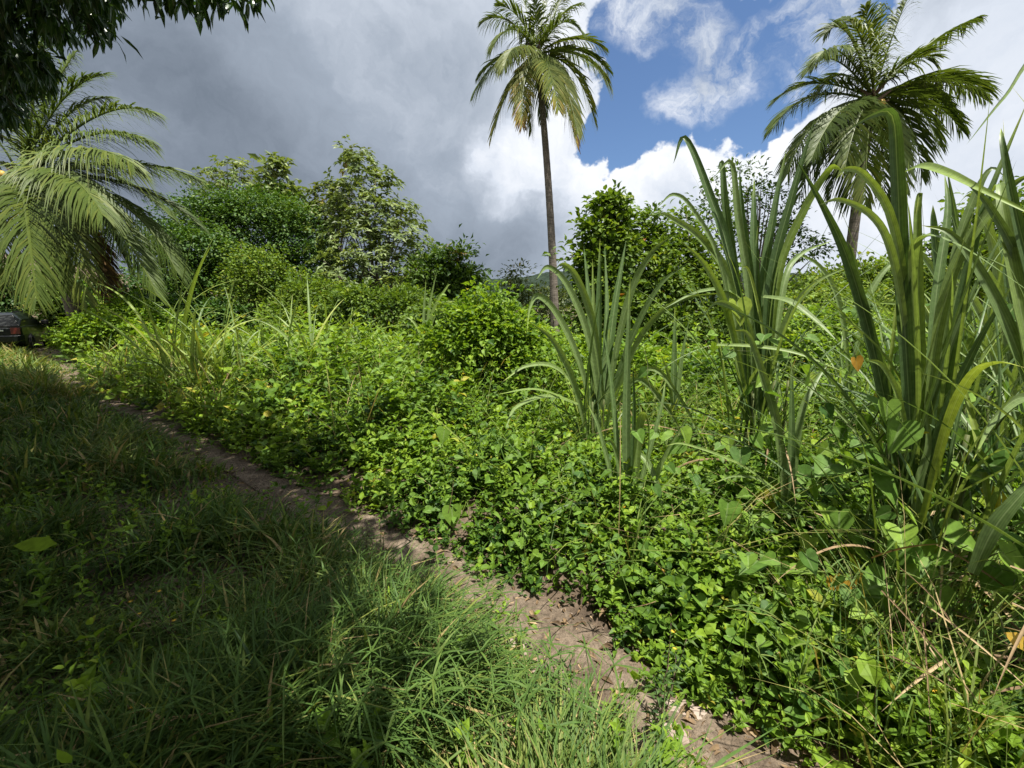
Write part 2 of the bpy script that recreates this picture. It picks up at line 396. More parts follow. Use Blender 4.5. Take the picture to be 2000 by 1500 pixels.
def shoot(nn, hgt, ll, leaf, spread=.9):
    """a weed shoot: opposite leaf pairs up a thin stem"""
    S = Soup(); r = np.random.default_rng(int(nn * 1000 + hgt * 100))
    lean = r.normal(0, .12, 2)
    S.add([(-.003, 0, 0), (.003, 0, 0), (lean[0] * hgt, lean[1] * hgt, hgt)], [(0, 1, 2)], .25)
    for k in range(nn):
        f = 1 - k * .17 - r.random() * .05
        base = np.array([lean[0] * hgt * f, lean[1] * hgt * f, hgt * f])
        az = k * 1.57 + r.normal(0, .3)
        for sgn in (0, np.pi):
            up = (1.0 if k == 0 else .35) + r.normal(0, .25)
            d = np.array([[math.cos(az + sgn) * spread, math.sin(az + sgn) * spread, up]])
            s = ll * (.62 if k == 0 else 1.0) * r.uniform(.75, 1.2)
            n = np.array([[-.4 * up * math.cos(az), -.4 * up * math.sin(az), 1.0]]) + r.normal(0, .25, (1, 3))
            S.inst(leaf, base[None], frames(d, n, np.array([s])), np.array([(.18 if k == 0 else 0) - .05 * k + r.normal(0, .06)]) + 0)
    T = np.concatenate(S.T)
    return (np.concatenate(S.V).astype(float), np.concatenate(S.F), T, np.concatenate(S.U))
# note: tint offsets of a shoot are signed, so clip happens after the instance tint is added
_old_inst = Soup.inst
def place(S, protos, pos, scale, tint, lean=.15):
    n = len(pos); kind = rng.integers(0, len(protos), n)
    yaw = rng.random(n) * 2 * np.pi
    z = norm(np.stack([rng.normal(0, lean, n), rng.normal(0, lean, n), np.ones(n)], 1))
    x = norm(np.stack([np.cos(yaw), np.sin(yaw), np.zeros(n)], 1)); x = norm(x - z * (x * z).sum(1, keepdims=True)); y = np.cross(z, x)
    Mx = np.stack([x, y, z], 2) * scale[:, None, None]
    for k, p in enumerate(protos):
        m = kind == k
        S.inst(p, pos[m], Mx[m], tint[m])
NEAR = [shoot(3, .36, .105, L8W, 1.0), shoot(5, .43, .08, L8, .9), shoot(4, .34, .068, L8, .9), shoot(4, .36, .06, L8, 1.0), shoot(3, .32, .075, L8W, .9), shoot(4, .35, .055, L8N, .8), shoot(5, .38, .06, L8, .9)]
FAR = [shoot(3, .36, .13, L4W, 1.0), shoot(4, .55, .09, L4, .9), shoot(3, .34, .08, L4, .9), shoot(3, .35, .075, L4W, 1.0), shoot(3, .33, .085, L4, .8), shoot(3, .33, .09, L4N, .7)]

def cover(n, dmin, dmax, protos, sc0, power=1.0):
    S = Soup()
    x, y = wedge(n, dmin, dmax, power=power)
    s, l = pathdist(x, y); e = s - halfw(l)
    edge = .42 * (fbm(x * 2.6, y * 2.6) - .5) - .01
    keep = e > edge
    # thin, ragged margin
    keep &= rng.random(n) < .3 + .7 * sstep(.0, .3, e - edge)
    keep &= rng.random(n) < .3 + .7 * sstep(.36, .52, fbm(x * 3.1 + 5, y * 3.1, 2))
    hc = P(1880, 1230, 1.9); keep &= rng.random(n) < 1 - .93 * np.exp(-(((x - hc[0]) ** 2 + (y - hc[1]) ** 2) / .6 ** 2) ** 2)
    x, y, s, l, e = x[keep], y[keep], s[keep], l[keep], e[keep]
    h = hfield(x, y, s, l)
    scl = sc0 * (np.maximum(np.hypot(x, y), 2.5) / 3.5) ** .55 * rng.uniform(.75, 1.25, len(x)) * (.7 + .3 * sstep(0, .4, e))
    top = h * (1.12 - .8 * rng.random(len(x)) ** 1.3)
    base = terrain(x, y, (s, l)) + np.maximum(top, .1 * scl) - .35 * scl
    zb = base
    tint = .4 + .7 * (fbm(x * 1.6 + 9, y * 1.6, 2) - .5) + rng.normal(0, .16, len(x)) + .1 * sstep(3, 9, np.hypot(x, y)) * sstep(4, -2, x) - .04 + (rng.random(len(x)) < .012) * .5
    place(S, protos, np.stack([x, y, zb], 1), scl, tint, .22)
    return S
S = cover(35000, 1.0, 5.2, NEAR, 1.05)
tag(S.build('ground_cover', M['cover']), 'low green creeping weeds covering the bank beside the earth footpath', 'ground cover', kind='stuff')
S = cover(37000, 5.0, 34, FAR, 1.1)
tag(S.build('undergrowth', M['cover']), 'tangled green undergrowth filling the open ground towards the trees', 'undergrowth', kind='stuff')

# heart-leaved creeper spread over the weeds
S = Soup()
x, y = wedge(9000, 1.3, 14)
s, l = pathdist(x, y); e = s - halfw(l)
pat = fbm(x * .9 + 31, y * .9 + 7, 2)
keep = (e > .1) & (rng.random(len(x)) < sstep(.42, .66, pat) * .9 + .06)
x, y, s, l = x[keep], y[keep], s[keep], l[keep]
z = terrain(x, y, (s, l)) + hfield(x, y, s, l) * rng.uniform(.55, 1.1, len(x)) + .02
n = len(x); yaw = rng.random(n) * 6.283
d = np.stack([np.cos(yaw), np.sin(yaw), rng.normal(-.35, .35, n)], 1); nn = np.stack([rng.normal(0, .45, n), rng.normal(-.2, .45, n), np.ones(n)], 1)
sz = rng.uniform(.045, .085, n) * (np.maximum(np.hypot(x, y), 2.5) / 3.2) ** .4
for pr, m in ((HEART, slice(0, n // 2)), (HEART2, slice(n // 2, n))):
    S.inst(pr, np.stack([x, y, z], 1)[m], frames(d[m], nn[m], sz[m]), np.clip(rng.normal(.47, .2, n), 0, .93)[m])
tag(S.build('creeper_leaves', M['vine']), 'heart shaped creeper leaves scattered over the low weeds', 'creeper', kind='stuff')

S = Soup(); r_ = np.random.default_rng(350)
x, y = wedge(900, 1.3, 9); s, l = pathdist(x, y); k = s - halfw(l) > .1; x, y, s, l = x[k], y[k], s[k], l[k]
zt = terrain(x, y, (s, l)); hh = hfield(x, y, s, l)
for i in range(len(x)):
    a = np.array([x[i], y[i], zt[i] + hh[i] * r_.uniform(.2, .8)]); d = norm(np.array([r_.normal(0, .7), r_.normal(0, .7), r_.uniform(-.1, 1.1)])); q = a + d * r_.uniform(.12, .45)
    blade(S, bez(a, (a + q) / 2 + r_.normal(0, .03, 3), q, 6), r_.uniform(.0025, .007), r_.normal(0, 1, 3), r_.uniform(.05, .9), .3, 0, .9)
tag(S.build('dead_stems', M['dry'], None, True), 'thin dead brown stems poking out of the green weeds', 'dead stems', kind='stuff')

# small yellow daisies among the weeds
def flower_proto():
    V = [(0, 0, .15)]; F = []
    for k in range(9):
        a = k * 2 * np.pi / 9; b = .25
        V += [(math.cos(a - b) * .35, math.sin(a - b) * .35, .1), (math.cos(a) * 1.0, math.sin(a) * 1.0, .25), (math.cos(a + b) * .35, math.sin(a + b) * .35, .1)]
        i = 1 + 3 * k; F += [(0, i, i + 2), (i, i + 1, i + 2)]
    return arr(V, F)
S = Soup(); x, y = wedge(420, 1.2, 9); s, l = pathdist(x, y); e = s - halfw(l); k = (e > .15) & (rng.random(420) < .28); x, y, s, l = x[k], y[k], s[k], l[k]
z = terrain(x, y, (s, l)) + hfield(x, y, s, l) * rng.uniform(.85, 1.1, len(x)) + .03
place(S, [flower_proto()], np.stack([x, y, z], 1), np.full(len(x), .013), np.full(len(x), .5), .4)
tag(S.build('daisies', M['flower']), 'tiny yellow daisies dotted through the green weeds', 'flowers', kind='stuff')

# ------------------------------------------------------------------ grass on the left of the path
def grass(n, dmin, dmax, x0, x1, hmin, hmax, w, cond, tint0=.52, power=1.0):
    S = Soup(); x, y = wedge(n, dmin, dmax, x0, x1, power)
    s, l = pathdist(x, y); e = -s - halfw(l)
    k = cond(x, y, s, e); x, y, s, l, e = x[k], y[k], s[k], l[k], e[k]
    n = len(x); r = np.hypot(x, y)
    tu = fbm(x * 2.3, y * 2.3, 2)
    h = rng.uniform(hmin, hmax, n) * (.25 + 1.45 * sstep(.25, .75, tu)) * (.3 + .7 * sstep(-.1, .5, np.abs(s) - halfw(l)))
    az = rng.random(n) * 6.283 + 0 * x; bend = rng.uniform(.3, 1.6, n)
    d = np.stack([np.cos(az), np.sin(az)], 1) + np.array([.25, 0])
    z = terrain(x, y, (s, l))
    ww = w * (np.maximum(r, 2) / 2.5) ** .65 * rng.uniform(.6, 1.4, n)
    side = np.stack([-np.sin(az + rng.normal(0, .6, n)), np.cos(az), np.zeros(n)], 1)
    p0 = np.stack([x, y, z - .01], 1)
    def at(t): return p0 + np.concatenate([d * (h * bend * t ** 1.8 * .75)[:, None], (h * (t - .33 * bend * t ** 2.2))[:, None]], 1)
    a1, a2, a3 = at(.4), at(.75), at(1.0)
    V = np.stack([p0 - side * ww[:, None] * .35, p0 + side * ww[:, None] * .35, a1 - side * ww[:, None] * .5, a1 + side * ww[:, None] * .5, a2 - side * ww[:, None] * .38, a2 + side * ww[:, None] * .38, a3], 1)
    F0 = np.array([(0, 1, 3), (0, 3, 2), (2, 3, 5), (2, 5, 4), (4, 5, 6)])
    F = (F0[None] + (np.arange(n) * 7)[:, None, None]).reshape(-1, 3)
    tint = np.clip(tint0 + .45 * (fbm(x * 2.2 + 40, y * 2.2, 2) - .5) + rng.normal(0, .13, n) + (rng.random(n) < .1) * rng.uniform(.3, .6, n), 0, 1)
    S.add(V.reshape(-1, 3), F, np.repeat(tint, 7), np.tile([-1, 1, -1, 1, -1, 1, 0], n))
    return S
fr = lambda e: rng.random(len(e)) < .06 + .94 * sstep(-.24, .1, e + .36 * (rng.random(len(e)) - .5))
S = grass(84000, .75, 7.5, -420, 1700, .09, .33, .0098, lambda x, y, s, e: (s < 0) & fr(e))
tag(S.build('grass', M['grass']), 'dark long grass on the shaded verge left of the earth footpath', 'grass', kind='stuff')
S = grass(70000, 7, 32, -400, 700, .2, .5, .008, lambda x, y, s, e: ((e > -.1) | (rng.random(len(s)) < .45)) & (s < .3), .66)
tag(S.build('meadow_grass', M['grass']), 'bright sunlit grass in the clearing by the parked car', 'grass', kind='stuff')
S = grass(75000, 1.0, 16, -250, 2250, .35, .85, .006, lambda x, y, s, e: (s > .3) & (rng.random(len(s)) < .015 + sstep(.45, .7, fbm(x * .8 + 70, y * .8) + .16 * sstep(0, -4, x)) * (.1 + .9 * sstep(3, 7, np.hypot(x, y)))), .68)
tag(S.build('wild_grass', M['grass']), 'thin grass blades growing up through the green weeds', 'grass', kind='stuff')

S = Soup(); x, y = wedge(3200, .8, 8, -400, 1500); s, l = pathdist(x, y); e = -s - halfw(l)
k = (e > .0) & (rng.random(len(x)) < .12 + .9 * sstep(.52, .68, fbm(x * 1.4 + 60, y * 1.4 + 3, 2))); x, y, s, l = x[k], y[k], s[k], l[k]
place(S, NEAR[2:], np.stack([x, y, terrain(x, y, (s, l)) - .16 + .2 * rng.random(len(x))], 1), rng.uniform(.5, .95, len(x)), np.clip(rng.normal(.4, .16, len(x)), 0, 1), .25)
tag(S.build('grass_weeds', M['cover']), 'small broad leaved weeds mixed into the long verge grass', 'weeds', kind='stuff')

# ------------------------------------------------------------------ sugar cane like clumps
def W(px, D): return px * D / FPX
def px_blade(S, pts, D0, D1, wpx, tint=.5, rot=0.0, tip=None, twist=0.0, base=.55, fold=.22):
    if tip is None and rng.random() < .45: tip = rng.uniform(.8, 1.0)
    twist = twist + rng.normal(0, .3)
    n = len(pts); Ds = np.linspace(D0, D1, n); wpx = wpx * (.95 if wpx < 21 else .78 if wpx < 30 else .58)
    c = catmull([P(x, y, d) for (x, y), d in zip(pts, Ds)], 22)
    t = norm(c[8] - c[0]); view = norm(CAM - c[4]); sd = norm(np.cross(t, view)); f = norm(np.cross(sd, t))
    f = f * math.cos(rot) + sd * math.sin(rot)
    e_ = norm(c[-3] - c[8]); f = norm(f + np.array([0, 0, 1.0]) * 1.6 * (math.hypot(e_[0], e_[1]) > .45))
    blade(S, c, W(wpx, (D0 + D1) / 2), f, tint, fold, twist, base, tip)
def wild_blade(S, base, az, lean, length, w, tint, droop=.5):
    d = np.array([math.cos(az), math.sin(az), 0]); u = np.array([0, 0, 1.0])
    a = np.asarray(base) + d * .03
    b = a + length * .6 * (d * math.sin(lean) + u * math.cos(lean))
    c = b + length * .45 * (d * math.sin(lean + droop * 1.9) + u * math.cos(lean + droop * 1.9))
    pts = bez(a, b, c, 16)
    side = np.array([-math.sin(az), math.cos(az), 0]); f = np.cross(side, norm(pts[3] - pts[0]))
    f = -f if rng.random() < .5 else f
    blade(S, pts, w, f + rng.normal(0, .35, 3), tint, .22, rng.normal(0, .6), .6, 1.0 if rng.random() < .12 else None)
CL = 'cane clumps in the undergrowth'
def cane(label, base, authored, n=0, length=1.0, w=.03, lean=.5, droop=.5, tint=.45, stalks=0, dead=0, spread=.08, seed=1):
    global rng
    keep = rng; rng = np.random.default_rng(seed)
    root = empty('cane_clump', base, label, 'cane clump', CL)
    S = Soup()
    for b in authored: px_blade(S, *b)
    for k in range(n):
        bb = np.asarray(base) + np.append(rng.normal(0, spread, 2), rng.uniform(0, .35) * length)
        wild_blade(S, bb, rng.random() * 6.283, abs(rng.normal(0, lean)), length * rng.uniform(.4, 1.0), w * rng.uniform(.3, 1.1), np.clip(tint + rng.normal(0, .14), 0, .9), droop * rng.uniform(.2, 1.5))
    S.build('leaf_blades', M['cane'], root, True)
    for k in range(stalks):
        St = Soup(); a = np.asarray(base) + np.append(rng.normal(0, spread * .7, 2), -.05); t = a + np.append(rng.normal(0, .06, 2), length * rng.uniform(.35, .5))
        tube(St, bez(a, (a + t) / 2 + np.append(rng.normal(0, .03, 2), 0), t, 8), np.linspace(.014, .009, 8), 7)
        St.build('stalk', M['stem'], root, True)
    if dead:
        Sd = Soup()
        for k in range(dead):
            wild_blade(Sd, np.asarray(base) + np.append(rng.normal(0, spread, 2), rng.uniform(.1, .35)), rng.random() * 6.283, rng.uniform(.8, 1.5), length * rng.uniform(.4, .75), w * .7, rng.uniform(.3, 1), rng.uniform(.5, 1.0))
        Sd.build('dead_leaves', M['dry'], root, True)
    rng = keep
    return root
def G(x, y, D):
    p = P(x, y, D); p[2] = gnd_z(p[0], p[1])[0]; return p

# clump in front, narrow upright
D = 2.95
cane('upright cane shoot with one broad vertical blade in front of the larger clumps', G(1228, 1060, D), [
    ([(1226, 1080), (1223, 850), (1226, 690), (1231, 540)], D, D, 24, .42, .1),
    ([(1222, 1070), (1205, 880), (1192, 740), (1178, 640)], D, D + .1, 15, .4, .5),
    ([(1236, 1060), (1243, 900), (1252, 815), (1266, 815), (1269, 860), (1257, 940)], D, D - .25, 19, .62, .2),
    ([(1228, 970), (1245, 1010), (1275, 1055), (1305, 1105), (1329, 1137)], D, D - .45, 25, .5, -.2),
    ([(1240, 880), (1265, 905), (1288, 960), (1297, 1005)], D, D - .2, 15, .5, .3),
    ([(1238, 1080), (1268, 960), (1305, 875), (1352, 800)], D, D - .1, 16, .55, .4),
    ([(1228, 1080), (1210, 920), (1190, 860), (1160, 905)], D, D - .2, 10, .5, .3),
    ([(1230, 1080), (1236, 930), (1240, 800), (1236, 700)], D, D + .1, 16, .36, -.5),
    ([(1232, 1080), (1250, 950), (1290, 800), (1300, 740)], D, D + .2, 12, .45, .5),
    ([(1226, 1090), (1205, 980), (1170, 840), (1148, 790)], D, D + .1, 13, .45, .4)], n=8, length=.55, w=.022, seed=3, dead=3)
D = 4.1
cane('arching cane clump with pale blades drooping left below the tall palm', G(1162, 850, D), [
    ([(1172, 800), (1148, 660), (1108, 560), (1070, 522), (1047, 546)], D, D - .5, 20, .5, .2),
    ([(1178, 790), (1160, 640), (1128, 545), (1098, 515), (1074, 540)], D, D - .4, 17, .55, -.2),
    ([(1160, 820), (1128, 700), (1085, 612), (1050, 578), (1034, 600), (1029, 648)], D, D - .6, 19, .5, .2),
    ([(1152, 870), (1118, 745), (1080, 665), (1033, 628)], D, D - .7, 17, .5, .1),
    ([(1160, 800), (1152, 620), (1140, 480)], D, D + .2, 17, .38, .2),
    ([(1168, 800), (1170, 610), (1172, 465)], D, D + .1, 17, .35, -.3),
    ([(1172, 800), (1184, 620), (1181, 480)], D, D + .3, 14, .4, .5),
    ([(1178, 780), (1200, 600), (1223, 468)], D, D + .2, 18, .38, .1),
    ([(1165, 810), (1160, 650), (1157, 505)], D, D, 14, .6, .3),
    ([(1182, 790), (1226, 590), (1268, 500), (1312, 460)], D, D - .3, 17, .5, .2),
    ([(1186, 800), (1235, 660), (1288, 560), (1345, 512)], D, D - .4, 17, .42, -.1),
    ([(1196, 790), (1250, 660), (1320, 590), (1426, 570)], D, D - .6, 14, .55, .2),
    ([(1158, 800), (1090, 722), (1030, 715), (982, 745)], D, D - .4, 13, .55, .3),
    ([(1150, 800), (1075, 775), (1010, 795), (988, 836)], D, D - .7, 13, .55, .3),
    ([(1130, 790), (1050, 762), (972, 770)], D - .2, D - .8, 12, .6, .4),
    ([(1200, 800), (1245, 740), (1300, 790), (1345, 870)], D, D - .6, 15, .5, .1),
    ([(1196, 800), (1270, 720), (1330, 780), (1372, 860)], D, D - .5, 12, .55, .1),
    ([(1170, 860), (1160, 750), (1185, 690), (1190, 640)], D, D, 22, .45, .2)], n=34, length=1.45, w=.026, stalks=3, dead=4, seed=5)
D = 4.6
cane('pair of stiff narrow cane blades standing alone between the big clumps', G(1318, 800, D), [
    ([(1315, 800), (1316, 700), (1318, 598)], D, D, 15, .4, .2), ([(1319, 800), (1330, 700), (1347, 618)], D, D, 13, .45, .4), ([(1314, 800), (1305, 730), (1290, 690)], D, D - .2, 8, .5, .2)], n=3, length=.5, w=.02, seed=8)
D = 3.5
cane('tallest cane clump rising as a fan against the sky beside the dark twiggy tree', G(1478, 900, D), [
    ([(1466, 820), (1428, 520), (1385, 380), (1338, 270), (1315, 320)], D, D + .1, 26, .33, .2),
    ([(1470, 800), (1440, 560), (1418, 400), (1411, 320), (1402, 330)], D, D + .2, 23, .38, -.2),
    ([(1476, 800), (1460, 560), (1440, 420), (1428, 318), (1395, 345)], D, D - .1, 18, .5, .3),
    ([(1480, 800), (1466, 560), (1450, 420), (1444, 330)], D, D, 22, .36, .1),
    ([(1484, 800), (1474, 560), (1472, 430), (1473, 345)], D, D + .2, 20, .35, -.4),
    ([(1488, 820), (1492, 560), (1515, 400), (1537, 288)], D, D + .1, 25, .36, .2),
    ([(1492, 820), (1505, 560), (1548, 380), (1592, 230)], D, D - .2, 27, .3, .0),
    ([(1494, 800), (1520, 540), (1570, 410), (1618, 333), (1640, 328), (1650, 352)], D, D - .5, 22, .7, .1),
    ([(1455, 820), (1425, 560), (1372, 470), (1310, 425), (1284, 415)], D, D - .3, 20, .55, .2),
    ([(1450, 800), (1410, 530), (1352, 410), (1315, 380), (1284, 405)], D, D - .5, 14, .5, .3),
    ([(1458, 780), (1420, 610), (1378, 520), (1330, 470)], D, D - .4, 17, .65, -.2),
    ([(1500, 760), (1535, 630), (1590, 555), (1660, 520)], D, D - .3, 16, .55, .1),
    ([(1490, 580), (1540, 590), (1590, 625), (1637, 668)], D - .1, D - .6, 25, .52, -.2),
    ([(1497, 800), (1530, 560), (1560, 500), (1625, 470)], D, D + .3, 14, .5, .3),
    ([(1462, 600), (1420, 568), (1360, 572), (1298, 602)], D, D - .3, 13, .5, .2),
    ([(1400, 674), (1480, 678), (1560, 692), (1650, 727)], D - .3, D - .7, 13, .6, .3),
    ([(1474, 800), (1462, 640), (1400, 590), (1350, 660)], D, D - .5, 14, .5, .2),
    ([(1486, 820), (1480, 640), (1478, 520), (1480, 440)], D, D, 30, .34, .0),
    ([(1498, 700), (1480, 600), (1462, 530), (1448, 520)], D, D - .3, 10, .8, .2)], n=52, length=2.1, w=.024, lean=.42, stalks=6, dead=8, spread=.1, seed=9)
D = 2.55
cane('slim cane shoots with three straight blades in front of the tallest clump', G(1535, 1080, D), [
    ([(1540, 1080), (1520, 850), (1492, 740), (1462, 655), (1435, 645)], D, D - .1, 19, .5, .1),
    ([(1542, 1080), (1545, 850), (1546, 690)], D, D, 17, .38, .2), ([(1538, 1070), (1560, 830), (1590, 750), (1618, 710)], D, D + .2, 15, .48, .2),
    ([(1536, 1085), (1530, 900), (1512, 820), (1508, 760)], D, D, 15, .4, .4), ([(1540, 1060), (1500, 950), (1440, 930), (1390, 945)], D, D - .2, 8, .5, .2),
    ([(1520, 960), (1440, 905), (1340, 868), (1300, 870)], D - .1, D - .2, 8, .6, .4)], n=4, length=.5, w=.02, seed=12)
D = 2.15
cane('broad bladed cane clump closest to the viewer beneath the right palm', G(1792, 1060, D), [
    ([(1792, 1100), (1776, 800), (1760, 520), (1752, 330), (1742, 226), (1700, 226), (1636, 268)], D, D - .25, 50, .3, .0),
    ([(1798, 1100), (1790, 800), (1785, 560), (1775, 400)], D, D + .1, 36, .34, .35),
    ([(1806, 1080), (1800, 760), (1794, 560), (1792, 420), (1797, 377), (1788, 420)], D, D, 30, .66, .2),
    ([(1786, 1080), (1715, 720), (1660, 520), (1612, 410), (1552, 306)], D, D + .2, 40, .34, .05),
    ([(1782, 1060), (1740, 780), (1690, 600), (1668, 500), (1655, 470)], D, D + .15, 30, .4, -.3),
    ([(1780, 900), (1752, 775), (1722, 715), (1690, 702)], D, D - .3, 22, .66, .1),
    ([(1800, 1040), (1838, 790), (1872, 620), (1918, 420), (2010, 190)], D, D - .2, 40, .34, .0),
    ([(1796, 1060), (1830, 860), (1900, 690), (1990, 535)], D, D - .3, 32, .36, .1),
    ([(1800, 1020), (1850, 830), (1895, 735), (1945, 706), (2010, 720)], D - .2, D - .7, 34, .78, -.1),
    ([(1760, 340), (1800, 325), (1850, 338), (1920, 372), (2060, 440)], D + .2, D - .7, 32, .72, .2),
    ([(1790, 700), (1782, 520), (1800, 460), (1880, 480), (2040, 590)], D, D - .5, 34, .5, .0),
    ([(1810, 900), (1845, 640), (1870, 480), (1905, 380), (1935, 330), (1962, 345)], D, D - .1, 30, .5, .2),
    ([(1780, 800), (1760, 600), (1735, 480), (1700, 420), (1640, 390), (1600, 400)], D, D - .4, 24, .62, .2),
    ([(1786, 800), (1772, 620), (1740, 430), (1690, 345), (1650, 330), (1630, 355)], D, D - .3, 20, .7, .1),
    ([(1806, 900), (1826, 600), (1850, 420), (1845, 340)], D, D + .2, 24, .4, .3),
    ([(1800, 900), (1850, 560), (1960, 380), (2040, 330)], D, D - .3, 28, .6, .2),
    ([(1788, 1100), (1790, 960), (1812, 870), (1806, 780)], D - .05, D - .1, 30, .5, .2)], n=52, length=2.0, w=.024, lean=.35, stalks=5, dead=14, spread=.09, seed=15)
D = 1.7
cane('cane clump cut off by the right edge with long blades crossing', G(2090, 1120, D), [
    ([(1900, 1120), (1940, 1035), (2000, 960), (2120, 830)], D - .1, D - .2, 52, .42, .1),
    ([(2080, 1000), (2000, 720), (1930, 560), (1860, 460), (1800, 440)], D, D + .3, 40, .45, .1),
    ([(2090, 1000), (2050, 700), (1995, 520), (1930, 400), (1880, 350)], D, D + .2, 38, .42, .2),
    ([(2080, 1000), (2000, 640), (1960, 420), (1952, 360), (1930, 390)], D, D + .3, 28, .6, .3),
    ([(2080, 900), (2030, 600), (1990, 440), (1960, 290), (1955, 250)], D, D + .2, 34, .35, .1),
    ([(2120, 300), (2030, 120), (1960, 190), (1888, 282)], D, D - .3, 12, .55, .2),
    ([(2080, 900), (2010, 780), (1940, 820), (1900, 900)], D, D - .2, 28, .5, .1)], n=50, length=2.1, w=.026, lean=.5, dead=8, spread=.1, seed=18)
D = 3.4
cane('thicket of cane blades behind the broad bladed clump at right', G(1905, 900, D), [
    ([(1900, 800), (1885, 600), (1868, 440), (1850, 330)], D, D, 22, .4, .2), ([(1900, 820), (1930, 600), (1990, 480), (2060, 420)], D, D, 24, .45, .1),
    ([(1890, 820), (1850, 600), (1800, 500), (1740, 470)], D, D - .3, 20, .5, .2), ([(1880, 820), (1830, 660), (1780, 600), (1700, 590)], D, D - .3, 18, .55, .2)], n=120, length=2.4, w=.026, lean=.5, stalks=5, dead=6, spread=.3, seed=21)
D = 4.6
D = 2.75
cane('ragged cane clump with many crossing blades near the right edge of the photo', G(1985, 1000, D), [
    ([(1985, 900), (1975, 640), (1960, 480), (1940, 370)], D, D, 24, .35, .2), ([(1990, 900), (1960, 620), (1900, 500), (1830, 470)], D, D - .3, 22, .5, .1), ([(1990, 900), (2010, 600), (2050, 450)], D, D, 26, .4, .2),
    ([(1970, 900), (1930, 660), (1880, 560), (1820, 540)], D, D - .4, 22, .55, .1), ([(1980, 860), (1950, 560), (1925, 430), (1895, 380), (1870, 400)], D, D - .2, 18, .6, .2), ([(1975, 900), (1990, 700), (1985, 560), (1998, 470)], D, D + .1, 24, .3, .4)], n=80, length=2.1, w=.028, lean=.42, stalks=4, dead=6, spread=.22, seed=25)
D = 3.05
cane('cane clump with pale drooping tips just right of the broad bladed one', G(1850, 950, D), [
    ([(1850, 850), (1865, 620), (1895, 500), (1940, 450)], D, D - .2, 20, .55, .2), ([(1850, 850), (1840, 600), (1825, 450), (1822, 400)], D, D, 20, .32, .3), ([(1850, 850), (1820, 640), (1770, 560), (1720, 570)], D, D - .3, 18, .55, .1),
    ([(1855, 850), (1880, 700), (1930, 640), (1990, 660)], D, D - .4, 18, .6, .1)], n=70, length=2.1, w=.028, lean=.4, stalks=4, dead=5, spread=.2, seed=26)
D = 4.6
cane('loose cane clump between the tallest fan and the broad bladed clump', G(1660, 800, D), [
    ([(1660, 760), (1640, 600), (1600, 520), (1540, 490)], D, D - .3, 14, .55, .2), ([(1665, 760), (1690, 600), (1735, 520), (1790, 500)], D, D, 14, .5, .2)], n=46, length=1.8, w=.026, lean=.45, spread=.2, seed=24)
# sunlit clumps in the middle distance
FARC = [(345, 700, 10.0, 1.5, 16, .7, 'leftmost sunlit cane clump with arching blades near the left palm'),
        (395, 712, 9.0, 1.1, 14, .82, 'yellow green cane clump glowing in the sun left of the field'),
        (445, 700, 9.6, 1.25, 14, .8, 'bright lime cane clump with erect tips in the left field'),
        (520, 690, 11, 1.2, 16, .72, 'cane clump before the vine covered stump'),
        (600, 715, 9.0, 1.35, 14, .74, 'cane clump with one blade leaning far left in mid field'),
        (655, 690, 10.5, 1.1, 16, .7, 'low cane clump in front of the reddish shrub'),
        (720, 680, 12, 1.1, 14, .66, 'small cane clump under the pale leaved tree'),
        (780, 690, 11, .8, 12, .62, 'short cane tuft left of the tall slender one'),
        (560, 670, 12.5, 1.2, 14, .66, 'cane clump at the foot of the dark round tree')]
for k, (x, y, D, hh, n, t, lab) in enumerate(FARC):
    D = D * .75; n += 14
    cane(lab, G(x, y, D), [], n=n, length=hh * 1.5, w=.066, lean=.34, droop=.6, tint=t - .1, spread=.16, seed=40 + k, dead=2)
D = 9.5
cane('tall slender cane clump standing alone before the dark bushy tree', G(832, 690, D), [
    ([(828, 690), (828, 620), (832, 545)], D, D, 8, .5), ([(831, 690), (838, 600), (853, 530)], D, D, 8, .55, .2), ([(833, 690), (845, 610), (872, 562), (880, 555)], D, D, 7, .65, .2),
    ([(835, 670), (850, 615), (868, 610), (876, 628)], D, D - .3, 6, .6), ([(834, 670), (848, 600), (880, 588), (910, 592)], D, D, 4, .6), ([(826, 680), (815, 640), (795, 620), (780, 640)], D, D, 6, .6)], n=5, length=1.0, w=.05, tint=.6, seed=60)
cane('blue green strap leaved clump at the foot of the left palm', G(140, 660, 14), [], n=10, length=1.3, w=.07, lean=.5, droop=.35, tint=.42, spread=.06, seed=63)

